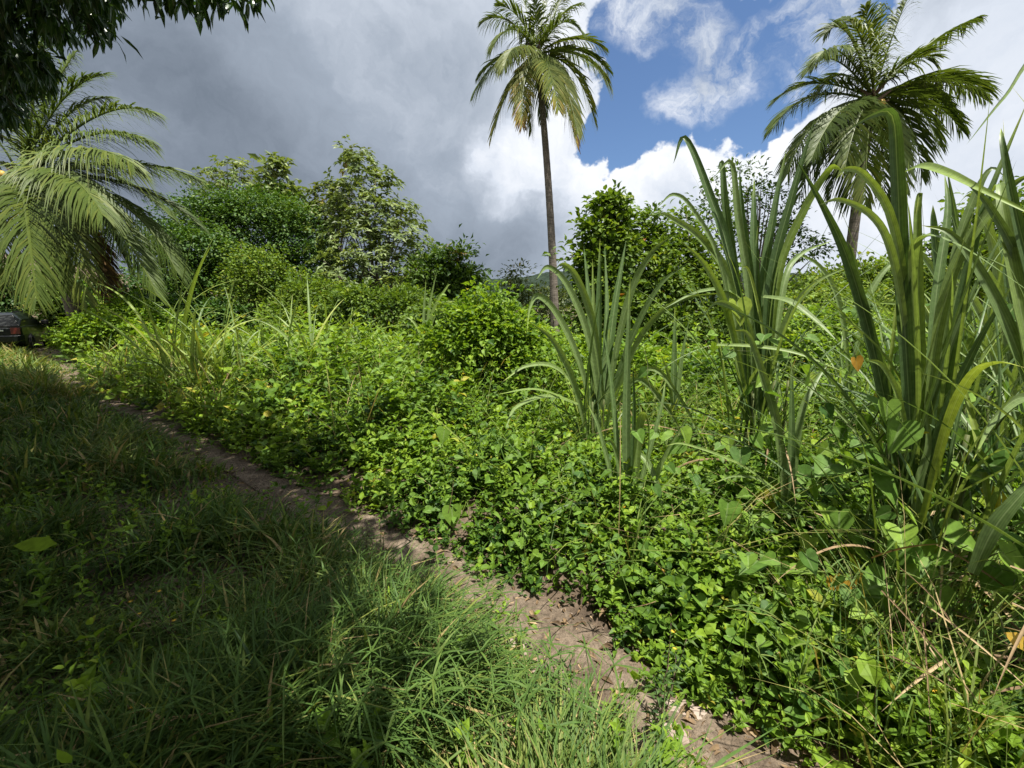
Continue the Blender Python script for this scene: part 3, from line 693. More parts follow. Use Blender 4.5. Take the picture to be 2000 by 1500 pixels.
# ------------------------------------------------------------------ trees and shrubs
def crown_pts(blobs, ncl, seed):
    r = np.random.default_rng(seed)
    vol = np.array([b[1][0] * b[1][2] for b in blobs]); n = np.maximum((ncl * vol / vol.sum()).astype(int), 4)
    C = []; O = []
    for (c, rad), k in zip(blobs, n):
        u = norm(r.normal(0, 1, (k, 3))); u[:, 2] = np.where(u[:, 2] < -.45, -u[:, 2], u[:, 2])
        lob = np.array([mnoise.noise(Vector(q) * 2.1 + Vector((seed * 1.7, c[0], c[2]))) for q in u])
        f = r.uniform(.45, 1.0, k) ** .5 * (1 + .12 * r.normal(0, 1, k)) * (1.1 + .55 * lob) * np.where(r.random(k) < .1, r.uniform(1.1, 1.45, k), 1)
        C.append(c + u * f[:, None] * np.array(rad)); O.append(u)
    return np.concatenate(C), np.concatenate(O)
def leaves_clumped(S, C, O, per, sig, leaf, size, tint0, r, flat=.55, droop=-.2, out=.6):
    n = len(C) * per; ci = np.repeat(np.arange(len(C)), per)
    off = r.normal(0, 1, (n, 3)) * np.array([1, 1, flat]) * (sig * r.uniform(.6, 1.3, len(C)))[ci, None]
    p = C[ci] + off
    rt = r.random(n) < .003
    d = norm(off + 1e-3) * .8 + O[ci] * out + r.normal(0, .4, (n, 3)); d[:, 2] += droop
    nn = np.array([0, 0, 1.0]) + O[ci] * .35 + r.normal(0, .4, (n, 3))
    sz = size * r.uniform(.65, 1.25, n)
    ct = r.normal(0, .16, len(C))
    S.inst(leaf, p, frames(d, nn, sz), np.where(rt & (tint0 > .4), 1.0, np.clip(tint0 + ct[ci] + r.normal(0, .1, n), 0, .95)))
def rosettes(S, C, O, per, leaf, size, tint0, r, droop=-.15):
    n = len(C) * per; ci = np.repeat(np.arange(len(C)), per); k = np.tile(np.arange(per), len(C))
    az = k * 2 * np.pi / per + r.random(len(C))[ci] * 6.283 + r.normal(0, .2, n)
    ax = norm(O * .6 + np.array([0, 0, .9]) + r.normal(0, .2, C.shape))
    x = norm(np.cross(ax, [.3, .9, .1])); y = np.cross(ax, x)
    d = x[ci] * np.cos(az)[:, None] + y[ci] * np.sin(az)[:, None] + ax[ci] * r.uniform(-.1, .5, n)[:, None]; d[:, 2] += droop
    S.inst(leaf, C[ci] + r.normal(0, size * .15, (n, 3)), frames(d, ax[ci] + r.normal(0, .25, (n, 3)), size * r.uniform(.7, 1.2, n)), np.clip(tint0 + r.normal(0, .14, len(C))[ci] + r.normal(0, .08, n), 0, 1))
def limbs(root, base, C, r, rad, nl=26, trunk_h=.35, mat='bark', split=True):
    top = C.mean(0); top = base + (top - base) * trunk_h
    St = Soup(); tube(St, bez(base - [0, 0, .1], (base + top) / 2 + np.append(r.normal(0, .15, 2), 0), top, 8), np.linspace(rad, rad * .6, 8), 9)
    pick = C[r.choice(len(C), min(nl, len(C)), replace=False)]
    for q in pick:
        mid = top + (q - top) * .5 + np.array([0, 0, .12]) * np.linalg.norm(q - top) * r.uniform(.2, 1)
        tube(St, bez(top, mid, q, 7), np.linspace(rad * .35, rad * .05, 7), 5)
    St.build('trunk', M[mat], root, True)
def blobs_px(spec, depth=1.0):
    out = []
    for x, y, rx, ry, D in spec:
        out.append((P(x, y, D), (W(rx, D), W((rx + ry) / 2, D) * depth, W(ry, D))))
    return out
def tree(name, label, cat, spec, base, mat, ncl, per, sig, leaf, size, tint=.45, seed=1, rad=.2, style='clump', group=None, nl=26, trunk_h=.35, core=True, flat=.55, extra=None):
    r = np.random.default_rng(seed); bl = blobs_px(spec)
    root = empty(name, base, label, cat, group)
    C, O = crown_pts(bl, ncl, seed); S = Soup()
    if style == 'clump': leaves_clumped(S, C, O, per, sig, leaf, size, tint, r, flat)
    else: rosettes(S, C, O, per, leaf, size, tint, r)
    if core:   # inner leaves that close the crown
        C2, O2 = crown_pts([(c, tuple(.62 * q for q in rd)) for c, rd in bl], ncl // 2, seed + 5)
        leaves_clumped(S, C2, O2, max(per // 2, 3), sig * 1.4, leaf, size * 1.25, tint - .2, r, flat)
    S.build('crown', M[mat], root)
    limbs(root, np.asarray(base, float), C, r, rad, nl, trunk_h)
    if extra: extra(root, r)
    return root
def below(x, D): return G(x, 620, D)

TG = 'trees at the back of the clearing'
tree('broadleaf_tree', 'large dark green round crowned tree behind the left palm', 'tree',
     [(495, 462, 128, 78, 24), (420, 445, 80, 58, 23.5), (575, 482, 78, 68, 24), (610, 535, 60, 58, 23.5), (520, 428, 85, 44, 24.5), (470, 540, 140, 50, 24)], below(500, 24.5), 'dark_leaf', 300, 72, .52, L4W, .18, .72, 101, .3, group=TG, flat=.38)
tree('broadleaf_tree', 'lower dark tree with layered boughs between the left palm and the round crown', 'tree',
     [(395, 490, 62, 40, 20), (360, 540, 62, 50, 20), (430, 540, 45, 40, 20.5), (330, 480, 50, 40, 20.5), (400, 580, 70, 30, 20)], below(390, 20.5), 'dark_leaf', 170, 52, .42, L4W, .16, .7, 103, .2, group=TG, flat=.38)
tree('pale_tree', 'tall tree with clusters of pale green leaves at the centre of the tree line', 'tree',
     [(700, 330, 42, 32, 23), (735, 375, 42, 40, 23), (690, 400, 60, 40, 22.5), (740, 430, 70, 45, 22), (790, 420, 35, 22, 22), (700, 480, 75, 50, 22), (780, 490, 65, 50, 21.5), (735, 540, 110, 50, 21), (830, 540, 45, 45, 21), (650, 560, 60, 40, 21), (850, 570, 60, 45, 20.5), (790, 590, 80, 40, 20), (670, 600, 60, 35, 20.5)], below(735, 22.5), 'pale_leaf', 900, 9, .3, L4, .33, .45, 107, .18, 'ros', TG, nl=60, core=False)
tree('slender_tree', 'thin open crowned tree just left of the tall pale leaved one', 'tree',
     [(640, 385, 38, 22, 25), (625, 430, 35, 30, 25), (665, 430, 50, 40, 25), (690, 320, 30, 25, 25)], below(650, 25), 'olive_leaf', 130, 8, .3, L4, .42, .6, 109, .12, 'ros', TG, nl=60, core=False)
tree('slender_tree', 'sparse yellow green sapling showing sky through it above the dark round tree', 'tree',
     [(455, 345, 40, 32, 27), (410, 350, 28, 25, 27), (480, 370, 40, 25, 27), (440, 385, 55, 20, 27)], below(450, 27.5), 'pale_leaf', 120, 7, .3, L4, .36, .6, 113, .1, 'ros', TG, nl=60, core=False)
tree('pale_tree', 'narrow pale leaved tree rising from behind the dark round crown', 'tree',
     [(540, 340, 22, 28, 26), (560, 385, 28, 22, 26), (525, 385, 32, 22, 26), (545, 420, 45, 22, 26)], below(545, 26.5), 'pale_leaf', 110, 9, .3, L4, .5, .6, 117, .12, 'ros', TG, nl=40)
def orange_tip(root, r):
    S = Soup()
    for (x, y) in ((876, 492), (898, 502), (885, 512)):
        C = P(x, y, 18.6) + r.normal(0, .13, (7, 3)); rosettes(S, C, norm(r.normal(0, 1, C.shape)), 6, L4, .16, .35, r)
    S.build('young_leaves', M['orange_leaf'], root)
tree('bushy_tree', 'dark bushy tree with orange young leaves at its top right of the pale one', 'tree',
     [(880, 520, 42, 32, 19), (850, 560, 55, 45, 19), (905, 565, 32, 40, 19), (870, 610, 60, 40, 19)], below(875, 19.5), 'mid_leaf', 240, 16, .26, L4, .26, .22, 119, .16, group=TG, extra=orange_tip)
tree('bushy_tree', 'small yellowish shrubby tree in front of the distant hill', 'tree',
     [(1010, 545, 22, 22, 17), (1000, 580, 28, 25, 17), (1045, 590, 50, 28, 17), (1100, 590, 45, 25, 17), (1060, 620, 80, 25, 16.5)], below(1020, 17.2), 'olive_leaf', 190, 14, .2, L4, .17, .5, 121, .08, group=TG)
tree('twiggy_tree', 'dark open twiggy tree behind the tallest cane fan', 'tree',
     [(1440, 345, 50, 22, 14), (1420, 400, 60, 26, 14), (1480, 395, 50, 28, 14), (1540, 440, 40, 35, 14), (1500, 480, 80, 35, 14), (1550, 490, 45, 32, 14), (1400, 460, 50, 40, 14)], below(1470, 14.2), 'mid_leaf', 200, 14, .17, L4, .16, .25, 123, .14, group=TG, nl=40, trunk_h=.25, core=False)
VG = 'vine smothered shrubs and stumps'
tree('vine_covered_tree', 'pillar of glossy vines with a rounded top right of the tall palm', 'vine tree',
     [(1190, 412, 24, 29, 8.6), (1205, 450, 27, 25, 8.7), (1165, 465, 27, 29, 8.5), (1200, 500, 41, 34, 8.6), (1150, 520, 24, 24, 8.4), (1180, 560, 44, 38, 8.5), (1200, 625, 66, 43, 8.4), (1215, 690, 71, 34, 8.3)], below(1195, 8.8), 'mid_leaf', 420, 16, .14, L8W, .13, .55, 125, .1, group=VG)
tree('vine_covered_tree', 'middle hump of vines with small brown gaps beside the pillar', 'vine tree',
     [(1270, 432, 16, 18, 9), (1262, 468, 19, 20, 9), (1290, 470, 17, 18, 9.1), (1275, 505, 33, 36, 9), (1285, 570, 52, 51, 8.9), (1300, 650, 76, 43, 8.8)], below(1280, 9.2), 'mid_leaf', 330, 14, .14, L8W, .11, .55, 127, .1, group=VG)
tree('vine_covered_tree', 'right hand vine hump tucked behind the tallest cane fan', 'vine tree',
     [(1332, 436, 14, 18, 9.4), (1350, 470, 19, 18, 9.4), (1340, 510, 36, 39, 9.4), (1370, 560, 56, 51, 9.3), (1400, 640, 85, 43, 9.2)], below(1345, 9.6), 'mid_leaf', 330, 14, .14, L8W, .11, .58, 129, .1, group=VG)
tree('vine_mound', 'rounded mound of bright vines in the middle of the field', 'vine mound',
     [(955, 610, 38, 30, 6.4), (925, 640, 40, 34, 6.2), (990, 640, 42, 34, 6.5), (965, 672, 50, 40, 6.2), (1030, 680, 36, 34, 6.3), (900, 690, 50, 30, 6.0), (1010, 715, 60, 26, 6.1), (860, 670, 36, 26, 6.4)], G(960, 700, 6.5), 'cover', 330, 13, .15, L8W, .09, .52, 131, .03, group=VG)
tree('vine_mound', 'dome of small leaved vines over a stump before the dark round tree', 'vine mound',
     [(505, 525, 45, 35, 17), (480, 560, 40, 35, 17), (540, 560, 40, 40, 17), (500, 590, 60, 30, 17)], below(505, 17.2), 'mid_leaf', 230, 20, .2, L4W, .13, .62, 133, .1, group=VG)
tree('leafy_shrub', 'tangle of shrubs with a few reddish shoots under the pale leaved tree', 'shrub',
     [(605, 580, 45, 26, 15), (655, 600, 55, 26, 15), (570, 612, 50, 22, 15), (620, 622, 90, 20, 14.5), (590, 552, 12, 14, 15), (640, 560, 12, 14, 15)], below(610, 15.2), 'mid_leaf', 300, 18, .18, L4, .15, .6, 135, .06, group=VG)
tree('leafy_shrub', 'long low shrub bank between the pale tree and the field', 'shrub',
     [(700, 600, 60, 35, 14), (760, 610, 60, 32, 14), (800, 600, 40, 30, 14.5)], below(740, 14.2), 'mid_leaf', 230, 18, .17, L4, .15, .5, 137, .06, group=VG)
tree('leafy_shrub', 'rounded bright leaved shrub beside the parked car', 'shrub',
     [(182, 645, 34, 26, 13), (222, 650, 40, 26, 13), (165, 668, 30, 20, 12.8)], G(175, 690, 13), 'cover', 240, 18, .14, L8W, .12, .62, 139, .04, group=VG)
tree('leafy_shrub', 'leafy shrub just right of the left palm trunk', 'shrub',
     [(255, 620, 42, 30, 14), (295, 640, 40, 25, 14), (240, 645, 40, 22, 13.6)], G(260, 680, 14), 'cover', 240, 18, .15, L8W, .13, .5, 141, .04, group=VG)
tree('leafy_shrub', 'dim shrub behind the left palm beside the dirt track', 'shrub',
     [(110, 590, 26, 26, 19), (140, 605, 28, 26, 19), (112, 625, 22, 16, 19)], G(120, 680, 19), 'mid_leaf', 150, 16, .2, L4W, .2, .5, 143, .05, group=VG)
tree('leafy_shrub', 'dark bush cut off by the left edge above the car', 'shrub',
     [(-20, 560, 34, 45, 20), (-30, 600, 42, 30, 20)], G(-30, 680, 20), 'dark_leaf', 170, 20, .25, L4W, .2, .4, 145, .08, group=VG)
tree('thicket', 'long green thicket along the skyline behind the right palm', 'thicket',
     [(1590, 570, 60, 28, 13), (1660, 555, 60, 30, 13), (1740, 545, 60, 35, 12.5), (1640, 600, 120, 30, 12)], below(1650, 13), 'mid_leaf', 360, 16, .17, L4W, .13, .72, 147, .06, group=VG)
tree('thicket', 'tall vine thicket at the right edge behind the cane', 'thicket',
     [(1880, 500, 60, 50, 8), (1960, 450, 70, 55, 8), (1960, 540, 120, 60, 7.8), (1840, 570, 80, 45, 8), (2080, 460, 90, 90, 8)], below(1930, 8.2), 'mid_leaf', 420, 16, .14, L8W, .12, .6, 149, .08, group=VG)

for k, (lab, spec, D, mt, tn) in enumerate([
    ('low dark shrub filling the gap right of the left palm', [(330, 615, 60, 24, 16), (290, 600, 40, 24, 17)], 16, 'dark_leaf', .5),
    ('shrub under the layered boughs of the lower dark tree', [(430, 620, 60, 20, 16), (380, 625, 50, 18, 16)], 16, 'dark_leaf', .55),
    ('shrub at the foot of the bushy tree with orange leaves', [(860, 630, 60, 30, 13), (900, 645, 40, 24, 13)], 13, 'mid_leaf', .5),
    ('mass of creepers joining the vine pillar to the field', [(1130, 690, 60, 30, 7.6), (1190, 720, 80, 30, 7.4), (1290, 720, 90, 32, 7.4)], 7.5, 'cover', .6),
    ('bright weedy bush right of the tallest cane fan', [(1600, 650, 70, 40, 7), (1680, 660, 70, 40, 7), (1560, 690, 60, 30, 6.6)], 7, 'cover', .62)]):
    tree('leafy_shrub', lab, 'shrub', spec, below(spec[0][0], D), mt, 220, 18, .14 * D / 12, L4W, .11 * D / 12 + .02, tn, 160 + k, .05, group=VG)
def treeline(name, lab, x0, x1, D, top, mat, n, size, seed, tint):
    r = np.random.default_rng(seed); C = []
    for k in range(n):
        x = r.uniform(x0, x1); t = top + 26 * (fbm(np.array([x * .012 + seed]), np.array([1.3]))[0] - .5) * 2
        C.append(P(x, t + (640 - t) * r.random() ** 1.3, D + r.normal(0, 1.2)))
    C = np.array(C); O = norm(r.normal(0, 1, C.shape) + np.array([0, -.6, .4])); S = Soup()
    leaves_clumped(S, C, O, 22, size * 1.7, L4W, size, tint, r)
    tag(S.build(name, M[mat]), lab, 'woodland', kind='stuff')
treeline('far_woods', 'dark woodland closing the clearing behind the left trees', -300, 940, 31, 545, 'dark_leaf', 700, .34, 171, .4)
treeline('far_thicket', 'green scrub along the far edge of the field at right', 1480, 2350, 19, 560, 'mid_leaf', 420, .22, 173, .6)

# ------------------------------------------------------------------ coconut palms
def frond(parent, c, ctrl, tip, leaf, r, tint, brown=0.0, hang=1.0):
    n = 22; pts = bez(c, ctrl, tip, n); tan = norm(np.gradient(pts, axis=0)); Lr = np.linalg.norm(np.diff(pts, axis=0), axis=1).sum()
    S = Soup()
    tube(S, pts, np.linspace(.035, .006, n) * Lr / 3.2, 5, .55)
    nrm = np.array([0, 0, 1.0]); nrm = nrm - tan[0] * (nrm @ tan[0])
    if np.linalg.norm(nrm) < .25: nrm = norm(np.array([c[0] - tip[0], c[1] - tip[1], 0]) + 1e-3)
    nrm = norm(nrm); NN = []
    for i in range(n):
        nrm = norm(nrm - tan[i] * (nrm @ tan[i])); NN.append(nrm)
    NN = np.array(NN)
    # soften the roll of the transported frame
    k = int(Lr * 18) + 10; V = []; F = []; T = []
    ts = np.linspace(.1, .995, k)
    for sgn in (-1, 1):
        tj = np.clip(ts + r.normal(0, .004, k), 0, 1); f = tj * (n - 1)
        ip = lambda A: np.stack([np.interp(f, np.arange(n), A[:, a]) for a in range(3)], 1)
        p = ip(pts); tg = norm(ip(tan)); nm = norm(ip(NN)); sd = np.cross(tg, nm) * sgn
        gap = (r.random(k) < .94); ln = gap * leaf * (np.sin(np.pi * (.16 + .8 * tj)) ** .7 + .05) * r.uniform(.82, 1.1, k)
        hang = hang * (r.uniform(.7, 1.4) if sgn < 0 else 1); ang = R(57) - R(32) * tj + r.normal(0, .06, k)
        d = sd * np.sin(ang)[:, None] + tg * np.cos(ang)[:, None] + nm * .15 + r.normal(0, .07, (k, 3)); d = norm(d)
        wdt = .0235 * r.uniform(.7, 1.2, k)
        wv = norm(np.cross(d, nm * .7 + tg * .7))
        g = hang * r.uniform(.3, .8, k)
        q = lambda s: p + (d * s + np.array([.06, 0, -1]) * (g * s ** 2)[:, None]) * ln[:, None] * (1 - .18 * s)
        a1, a2, a3 = q(.35), q(.7), q(1.0); w2 = wv * wdt[:, None]
        Vk = np.stack([p - w2 * .5, p + w2 * .5, a1 - w2, a1 + w2, a2 - w2 * .8, a2 + w2 * .8, a3], 1)
        F0 = np.array([(0, 1, 3), (0, 3, 2), (2, 3, 5), (2, 5, 4), (4, 5, 6)])
        Fk = (F0[None] + (np.arange(k) * 7)[:, None, None]).reshape(-1, 3)
        base_t = tint + r.normal(0, .07, k)
        tt = np.clip(base_t[:, None] + brown * np.clip(tj[:, None] * 1.2 - .2, 0, 1) * np.array([.3, .3, .7, .7, 1, 1, 1.2])[None] * .6, 0, 1)
        S.add(Vk.reshape(-1, 3), Fk, tt.reshape(-1), np.tile([-1, 1, -1, 1, -1, 1, 0], k))
    o = S.build('frond', M['palm'], parent)
    return o
def palm(label, crown, D, base_px, fr, leaf, trunk_w, seed, nuts=6, heart=None, tint=.5, nut_off=(0, 0, 0)):
    r = np.random.default_rng(seed)
    c = P(*crown, D); b = G(base_px[0], base_px[1], base_px[2])
    root = empty('coconut_palm', b, label, 'palm tree', 'coconut palms')
    St = Soup(); n = 60
    pts = bez(b - np.array([0, 0, .2]), (b + c) / 2 + (np.array(base_px[3]) if len(base_px) > 3 else np.array([0, 0, 0])), c - np.array([0, 0, .1]), n)
    t = np.linspace(0, 1, n); rad = trunk_w * .5 * (1.0 - .35 * t + .35 * np.exp(-t * 14)) * (1 + .035 * (np.arange(n) % 2))
    tube(St, pts, rad, 12); St.build('trunk', M['palm_bark'], root)
    for k in range(nuts):
        a = r.random() * 6.283; q = c + np.asarray(nut_off) + np.array([math.cos(a) * .24, math.sin(a) * .24, -.22 - r.random() * .25])
        S = Soup(); tube(S, [q + np.array([0, 0, z]) for z in (.13, .115, .06, 0, -.07, -.12, -.135)], [.01, .05, .085, .1, .085, .045, .01], 10); S.build('coconut', M['coconut'], root, True)
    Sf = Soup()   # fibrous crown heart with old leaf bases
    for k in range(26):
        a = r.random() * 6.283; h = r.uniform(-.6, .1); e = c + np.array([math.cos(a) * .1, math.sin(a) * .1, h]); f = e + np.array([math.cos(a) * .3, math.sin(a) * .3, r.uniform(-.1, .35)])
        tube(Sf, [e, (e + f) / 2, f], [.06, .045, .02], 5)
    Sf.build('leaf_bases', M['twig'], root)
    for f in fr:
        (tx_, ty_), (cx_, cy_) = f[0], f[1]; dz = f[2] if len(f) > 2 else 0.0; tn = f[3] if len(f) > 3 else tint; br = f[4] if len(f) > 4 else 0.0
        tip = P(tx_, ty_, D + dz); ct = P(cx_, cy_, D + dz * .75)
        frond(root, c + r.normal(0, .05, 3), ct, tip, leaf * r.uniform(.88, 1.1), r, np.clip(tn + r.normal(0, .06), 0, 1), br)
    return root
D = 15
palm('tallest coconut palm on a thin leaning trunk at the centre of the sky', (1050, 108), D, (1086, 640, 15.2, (.25, 0, -.3)), [
    ((926, 182), (972, 88), -.6), ((935, 150), (985, 90), 1.2), ((960, 268), (1000, 130), -.5, .6, .5), ((1020, 246), (1015, 130), -1.4, .62, .5), ((1038, 254), (1030, 120), .5, .55, .2),
    ((1058, 232), (1060, 100), 1.5, .45), ((1126, 282), (1085, 110), -.7, .62, .6), ((1128, 260), (1100, 110), -1.3, .55, .35), ((1162, 238), (1125, 98), .6, .5), ((1191, 166), (1150, 86), -.5, .55, .35), ((1182, 98), (1130, 52), .8),
    ((1190, 140), (1130, 70), 1.2), ((1133, 6), (1082, 20), .3), ((1130, 55), (1090, 15), -1.0), ((1106, -15), (1080, 20), 1.2), ((1075, -18), (1058, 40), .6), ((1046, 0), (1048, 50), -.7), ((1020, -6), (1036, 40), .9), ((974, 12), (1015, 10), -.4),
    ((942, 44), (990, 8), .4), ((965, 88), (995, 20), -1.2), ((985, 130), (1000, 60), -2.0, .55), ((1092, 215), (1072, 110), -1.6, .58, .4)], .95, .31, 201, 5)
D = 13
palm('wind blown coconut palm with a dense shaggy crown at the right', (1706, 190), D, (1650, 640, 13, (-.2, 0, -.2)), [
    ((1510, 250), (1570, 150), -.3), ((1515, 195), (1590, 130), .9), ((1538, 340), (1580, 200), -.8), ((1562, 380), (1610, 230), -.4, .4), ((1585, 310), (1630, 190), -1.6), ((1660, 395), (1665, 240), .2, .4), ((1622, 385), (1650, 230), 1.0, .4), ((1690, 400), (1690, 250), -.8, .42, .3),
    ((1730, 390), (1720, 240), .5, .35), ((1765, 370), (1745, 220), -.9, .42), ((1800, 345), (1790, 200), .3, .4), ((1835, 285), (1800, 170), -.5), ((1878, 255), (1815, 160), .5), ((1928, 178), (1850, 120), -.4), ((1925, 195), (1830, 125), 1.0),
    ((1914, 32), (1810, 70), .3), ((1776, -12), (1740, 70), -.3), ((1722, 8), (1718, 80), .6), ((1690, 15), (1700, 70), -.8), ((1612, 66), (1660, 10), .2), ((1640, 40), (1680, 20), 1.0), ((1580, 138), (1620, 70), -.4), ((1600, 110), (1640, 60), -1.5),
    ((1650, 330), (1672, 210), -1.2, .5), ((1600, 340), (1640, 215), 1.4, .35), ((1760, 320), (1740, 210), 1.3, .35), ((1660, 40), (1690, 60), -1.0), ((1600, 180), (1640, 110), 1.4), ((1850, 210), (1790, 140), 1.4), ((1820, 110), (1770, 100), -.8)], 1.1, .34, 205, 6, tint=.45)
D = 15
palm('short trunked coconut palm with long drooping fronds at the left', (48, 345), D, (168, 680, 15.5, (.2, 0, .5)), [
    ((296, 218), (190, 180), -.4, .4), ((290, 275), (180, 220), -1.0, .4), ((210, 190), (130, 190), .6, .3), ((205, 145), (110, 160), 0, .35), ((150, 100), (90, 170), .6, .3), ((378, 345), (240, 290), -.5, .35), ((392, 442), (260, 320), .5, .25), ((345, 530), (255, 340), -.4, .3),
    ((306, 576), (210, 350), -1.6, .4), ((225, 610), (140, 360), -.4, 1.05, 0), ((170, 590), (105, 340), -2.2, .4, .2), ((215, 640), (190, 420), 1.0, 1.05, 0), ((72, 585), (40, 330), -3.2, .48), ((110, 560), (90, 330), -2.5, .45), ((10, 560), (0, 330), -2.0, .45), ((-70, 480), (-20, 310), -1.5, .5),
    ((-110, 380), (-40, 260), 0, .5), ((-90, 250), (-20, 220), .4, .5), ((20, 110), (40, 200), .4, .5), ((90, 80), (60, 190), -.5, .5), ((260, 320), (150, 250), -2.4, .42), ((200, 420), (140, 300), -3.2, .42), ((330, 420), (200, 290), 1.4, .4), ((250, 520), (170, 330), 1.5, .4), ((180, 480), (120, 310), 2.0, .35)], 1.6, .5, 209, 12, tint=.14, nut_off=P(16, 330, 14.0) - P(48, 345, 15))

# ------------------------------------------------------------------ mango tree over the viewer: throws the shade on the left
def mango():
    r = np.random.default_rng(300)
    root = empty('mango_tree', (-6.2, -1.6, 0), 'dark mango tree whose hanging leaves fill the top left corner', 'tree')
    n = 16000
    C = np.stack([r.uniform(-17, 2.0, n), r.uniform(-11, 8.2, n), r.uniform(4.7, 8.0, n)], 1)
    C[:, 2] += -.6 * ((C[:, 0] + 6) ** 2 + (C[:, 1] - 1) ** 2) / 60
    # outline of the crown on plan: near edge over the path, long lobe out to the left
    e = .45 * (fbm(C[:, 0] * .5, C[:, 1] * .5, 2) - .5) * 2
    lim = np.interp(C[:, 1], [-11, 0, .5, 1.7, 3.5, 4.7, 6.0, 7.2, 10], [.5, .35, .2, -.1, -.8, -2.6, -5.4, -7.6, -9]) + e
    C = C[C[:, 0] < lim]
    m_ = 640
    hang = np.array([P(r.uniform(-200, 285), r.uniform(-260, 320), r.uniform(4.6, 7.2)) for _ in range(m_)])
    sprig = np.array([P(x, y, 3.9 + k * .1) for k, (x, y) in enumerate([(300, -25), (345, -30), (375, -15), (400, -30), (430, -20), (455, -5), (480, -20), (515, -30), (350, -70), (430, -75), (500, -80)])])
    C = np.concatenate([C, hang])
    px, py, dd = proj(C)
    poly_y = np.interp(px, [-400, 0, 40, 75, 110, 140, 205, 245, 262, 275, 300, 3000], [330, 240, 225, 160, 88, 62, 75, 30, -10, -60, -110, -110])
    C = C[(dd < .6) | (py < poly_y)]
    C = np.concatenate([C, sprig])
    S = Soup(); per = 18; ci = np.repeat(np.arange(len(C)), per); m = len(ci)
    az = r.random(m) * 6.283
    d = np.stack([np.cos(az) * .6, np.sin(az) * .6, r.uniform(-1.5, -.1, m)], 1); nn = np.stack([np.cos(az), np.sin(az), r.uniform(.4, 1.6, m)], 1) + r.normal(0, .3, (m, 3))
    zz = proj(C)[1] > -500; zz &= proj(C)[2] > .5
    p = C[ci] + r.normal(0, 1, (m, 3)) * np.where(zz, .07, .24)[ci, None]
    qx, qy, qd = proj(p); see = (qd > .5) & (qy > -500); sz = r.uniform(.15, .27, m); tn = np.clip(r.normal(.45, .17, len(C))[ci] + r.normal(0, .1, m), 0, 1); Fm = frames(d, nn, sz)
    S.inst(leaf8(.135, .03, .12, .02), p[see], Fm[see], tn[see])
    S.inst(leaf4(.17, .03, .12), p[~see], Fm[~see] * 1.4, tn[~see])
    S.build('crown', M['mango'], root)
    St = Soup(); b = np.array([-6.2, -1.6, 0]); top = np.array([-6.0, -1.0, 3.0])
    tube(St, bez(b - [0, 0, .2], (b + top) / 2 + [.15, 0, 0], top, 10), np.linspace(.42, .3, 10), 12)
    for k in r.choice(len(C) - 11, 70, replace=False):
        q = C[k]; mid = (top + q) / 2 + np.array([0, 0, .9])
        tube(St, bez(top, mid, q, 10), np.linspace(.11, .012, 10), 5)
    for k in range(11):
        q = sprig[k]; tube(St, bez(np.array([-3.0, 2.4, 5.4]), (q + np.array([-3.0, 2.4, 5.4])) / 2 + [0, 0, .3], q, 10), np.linspace(.03, .006, 10), 5)
    tube(St, bez(top, np.array([-4.4, 1, 5.2]), np.array([-3.0, 2.4, 5.4]), 10), np.linspace(.12, .03, 10), 6)
    St.build('trunk', M['bark'], root, True)
mango()

# ------------------------------------------------------------------ plants and single leaves in the foreground
def sedge(pos, h, n, leaf, tint, r, S):
    top = pos + np.array([r.normal(0, .06), r.normal(0, .06), h])
    for k in range(n):
        az = k * 6.283 / n + r.normal(0, .25); el = r.uniform(-.1, .9)
        d = np.array([math.cos(az) * math.cos(el), math.sin(az) * math.cos(el), math.sin(el)])
        L_ = leaf * r.uniform(.6, 1.1)
        c = bez(top, top + d * L_ * .55, top + d * L_ + np.array([0, 0, -.35 * L_]), 8)
        blade(S, c, .0065 * r.uniform(.7, 1.3), np.array([0, 0, 1.0]) + r.normal(0, .2, 3), np.clip(tint + r.normal(0, .08), 0, 1), .15, 0, .8)
    tube(S, [pos, (pos + top) / 2 + r.normal(0, .01, 3), top], [.002, .002, .0018], 3, tint)
r = np.random.default_rng(400)
S = Soup()
for k in range(260):
    if k < 190: x, y = r.uniform(300, 1150), r.uniform(1130, 1520)
    elif k < 215: x, y = r.uniform(900, 1900), r.uniform(900, 1400)
    else: continue
    p = gnd(x, y + 60)
    s, l = pathdist([p[0]], [p[1]]); hw = halfw(l)[0]
    if abs(s[0]) < hw * 1.05: continue
    p[2] = terrain(np.array([p[0]]), np.array([p[1]]))[0]
    if s[0] < 0: sedge(p, r.uniform(.14, .34), r.integers(6, 10), r.uniform(.11, .2), .5, r, S)
    else: sedge(p, r.uniform(.3, .5), r.integers(6, 9), r.uniform(.1, .17), .55, r, S)
tag(S.build('sedge', M['grass'], None, True), 'sedge with star shaped heads of narrow leaves along both path edges', 'sedge', kind='stuff')

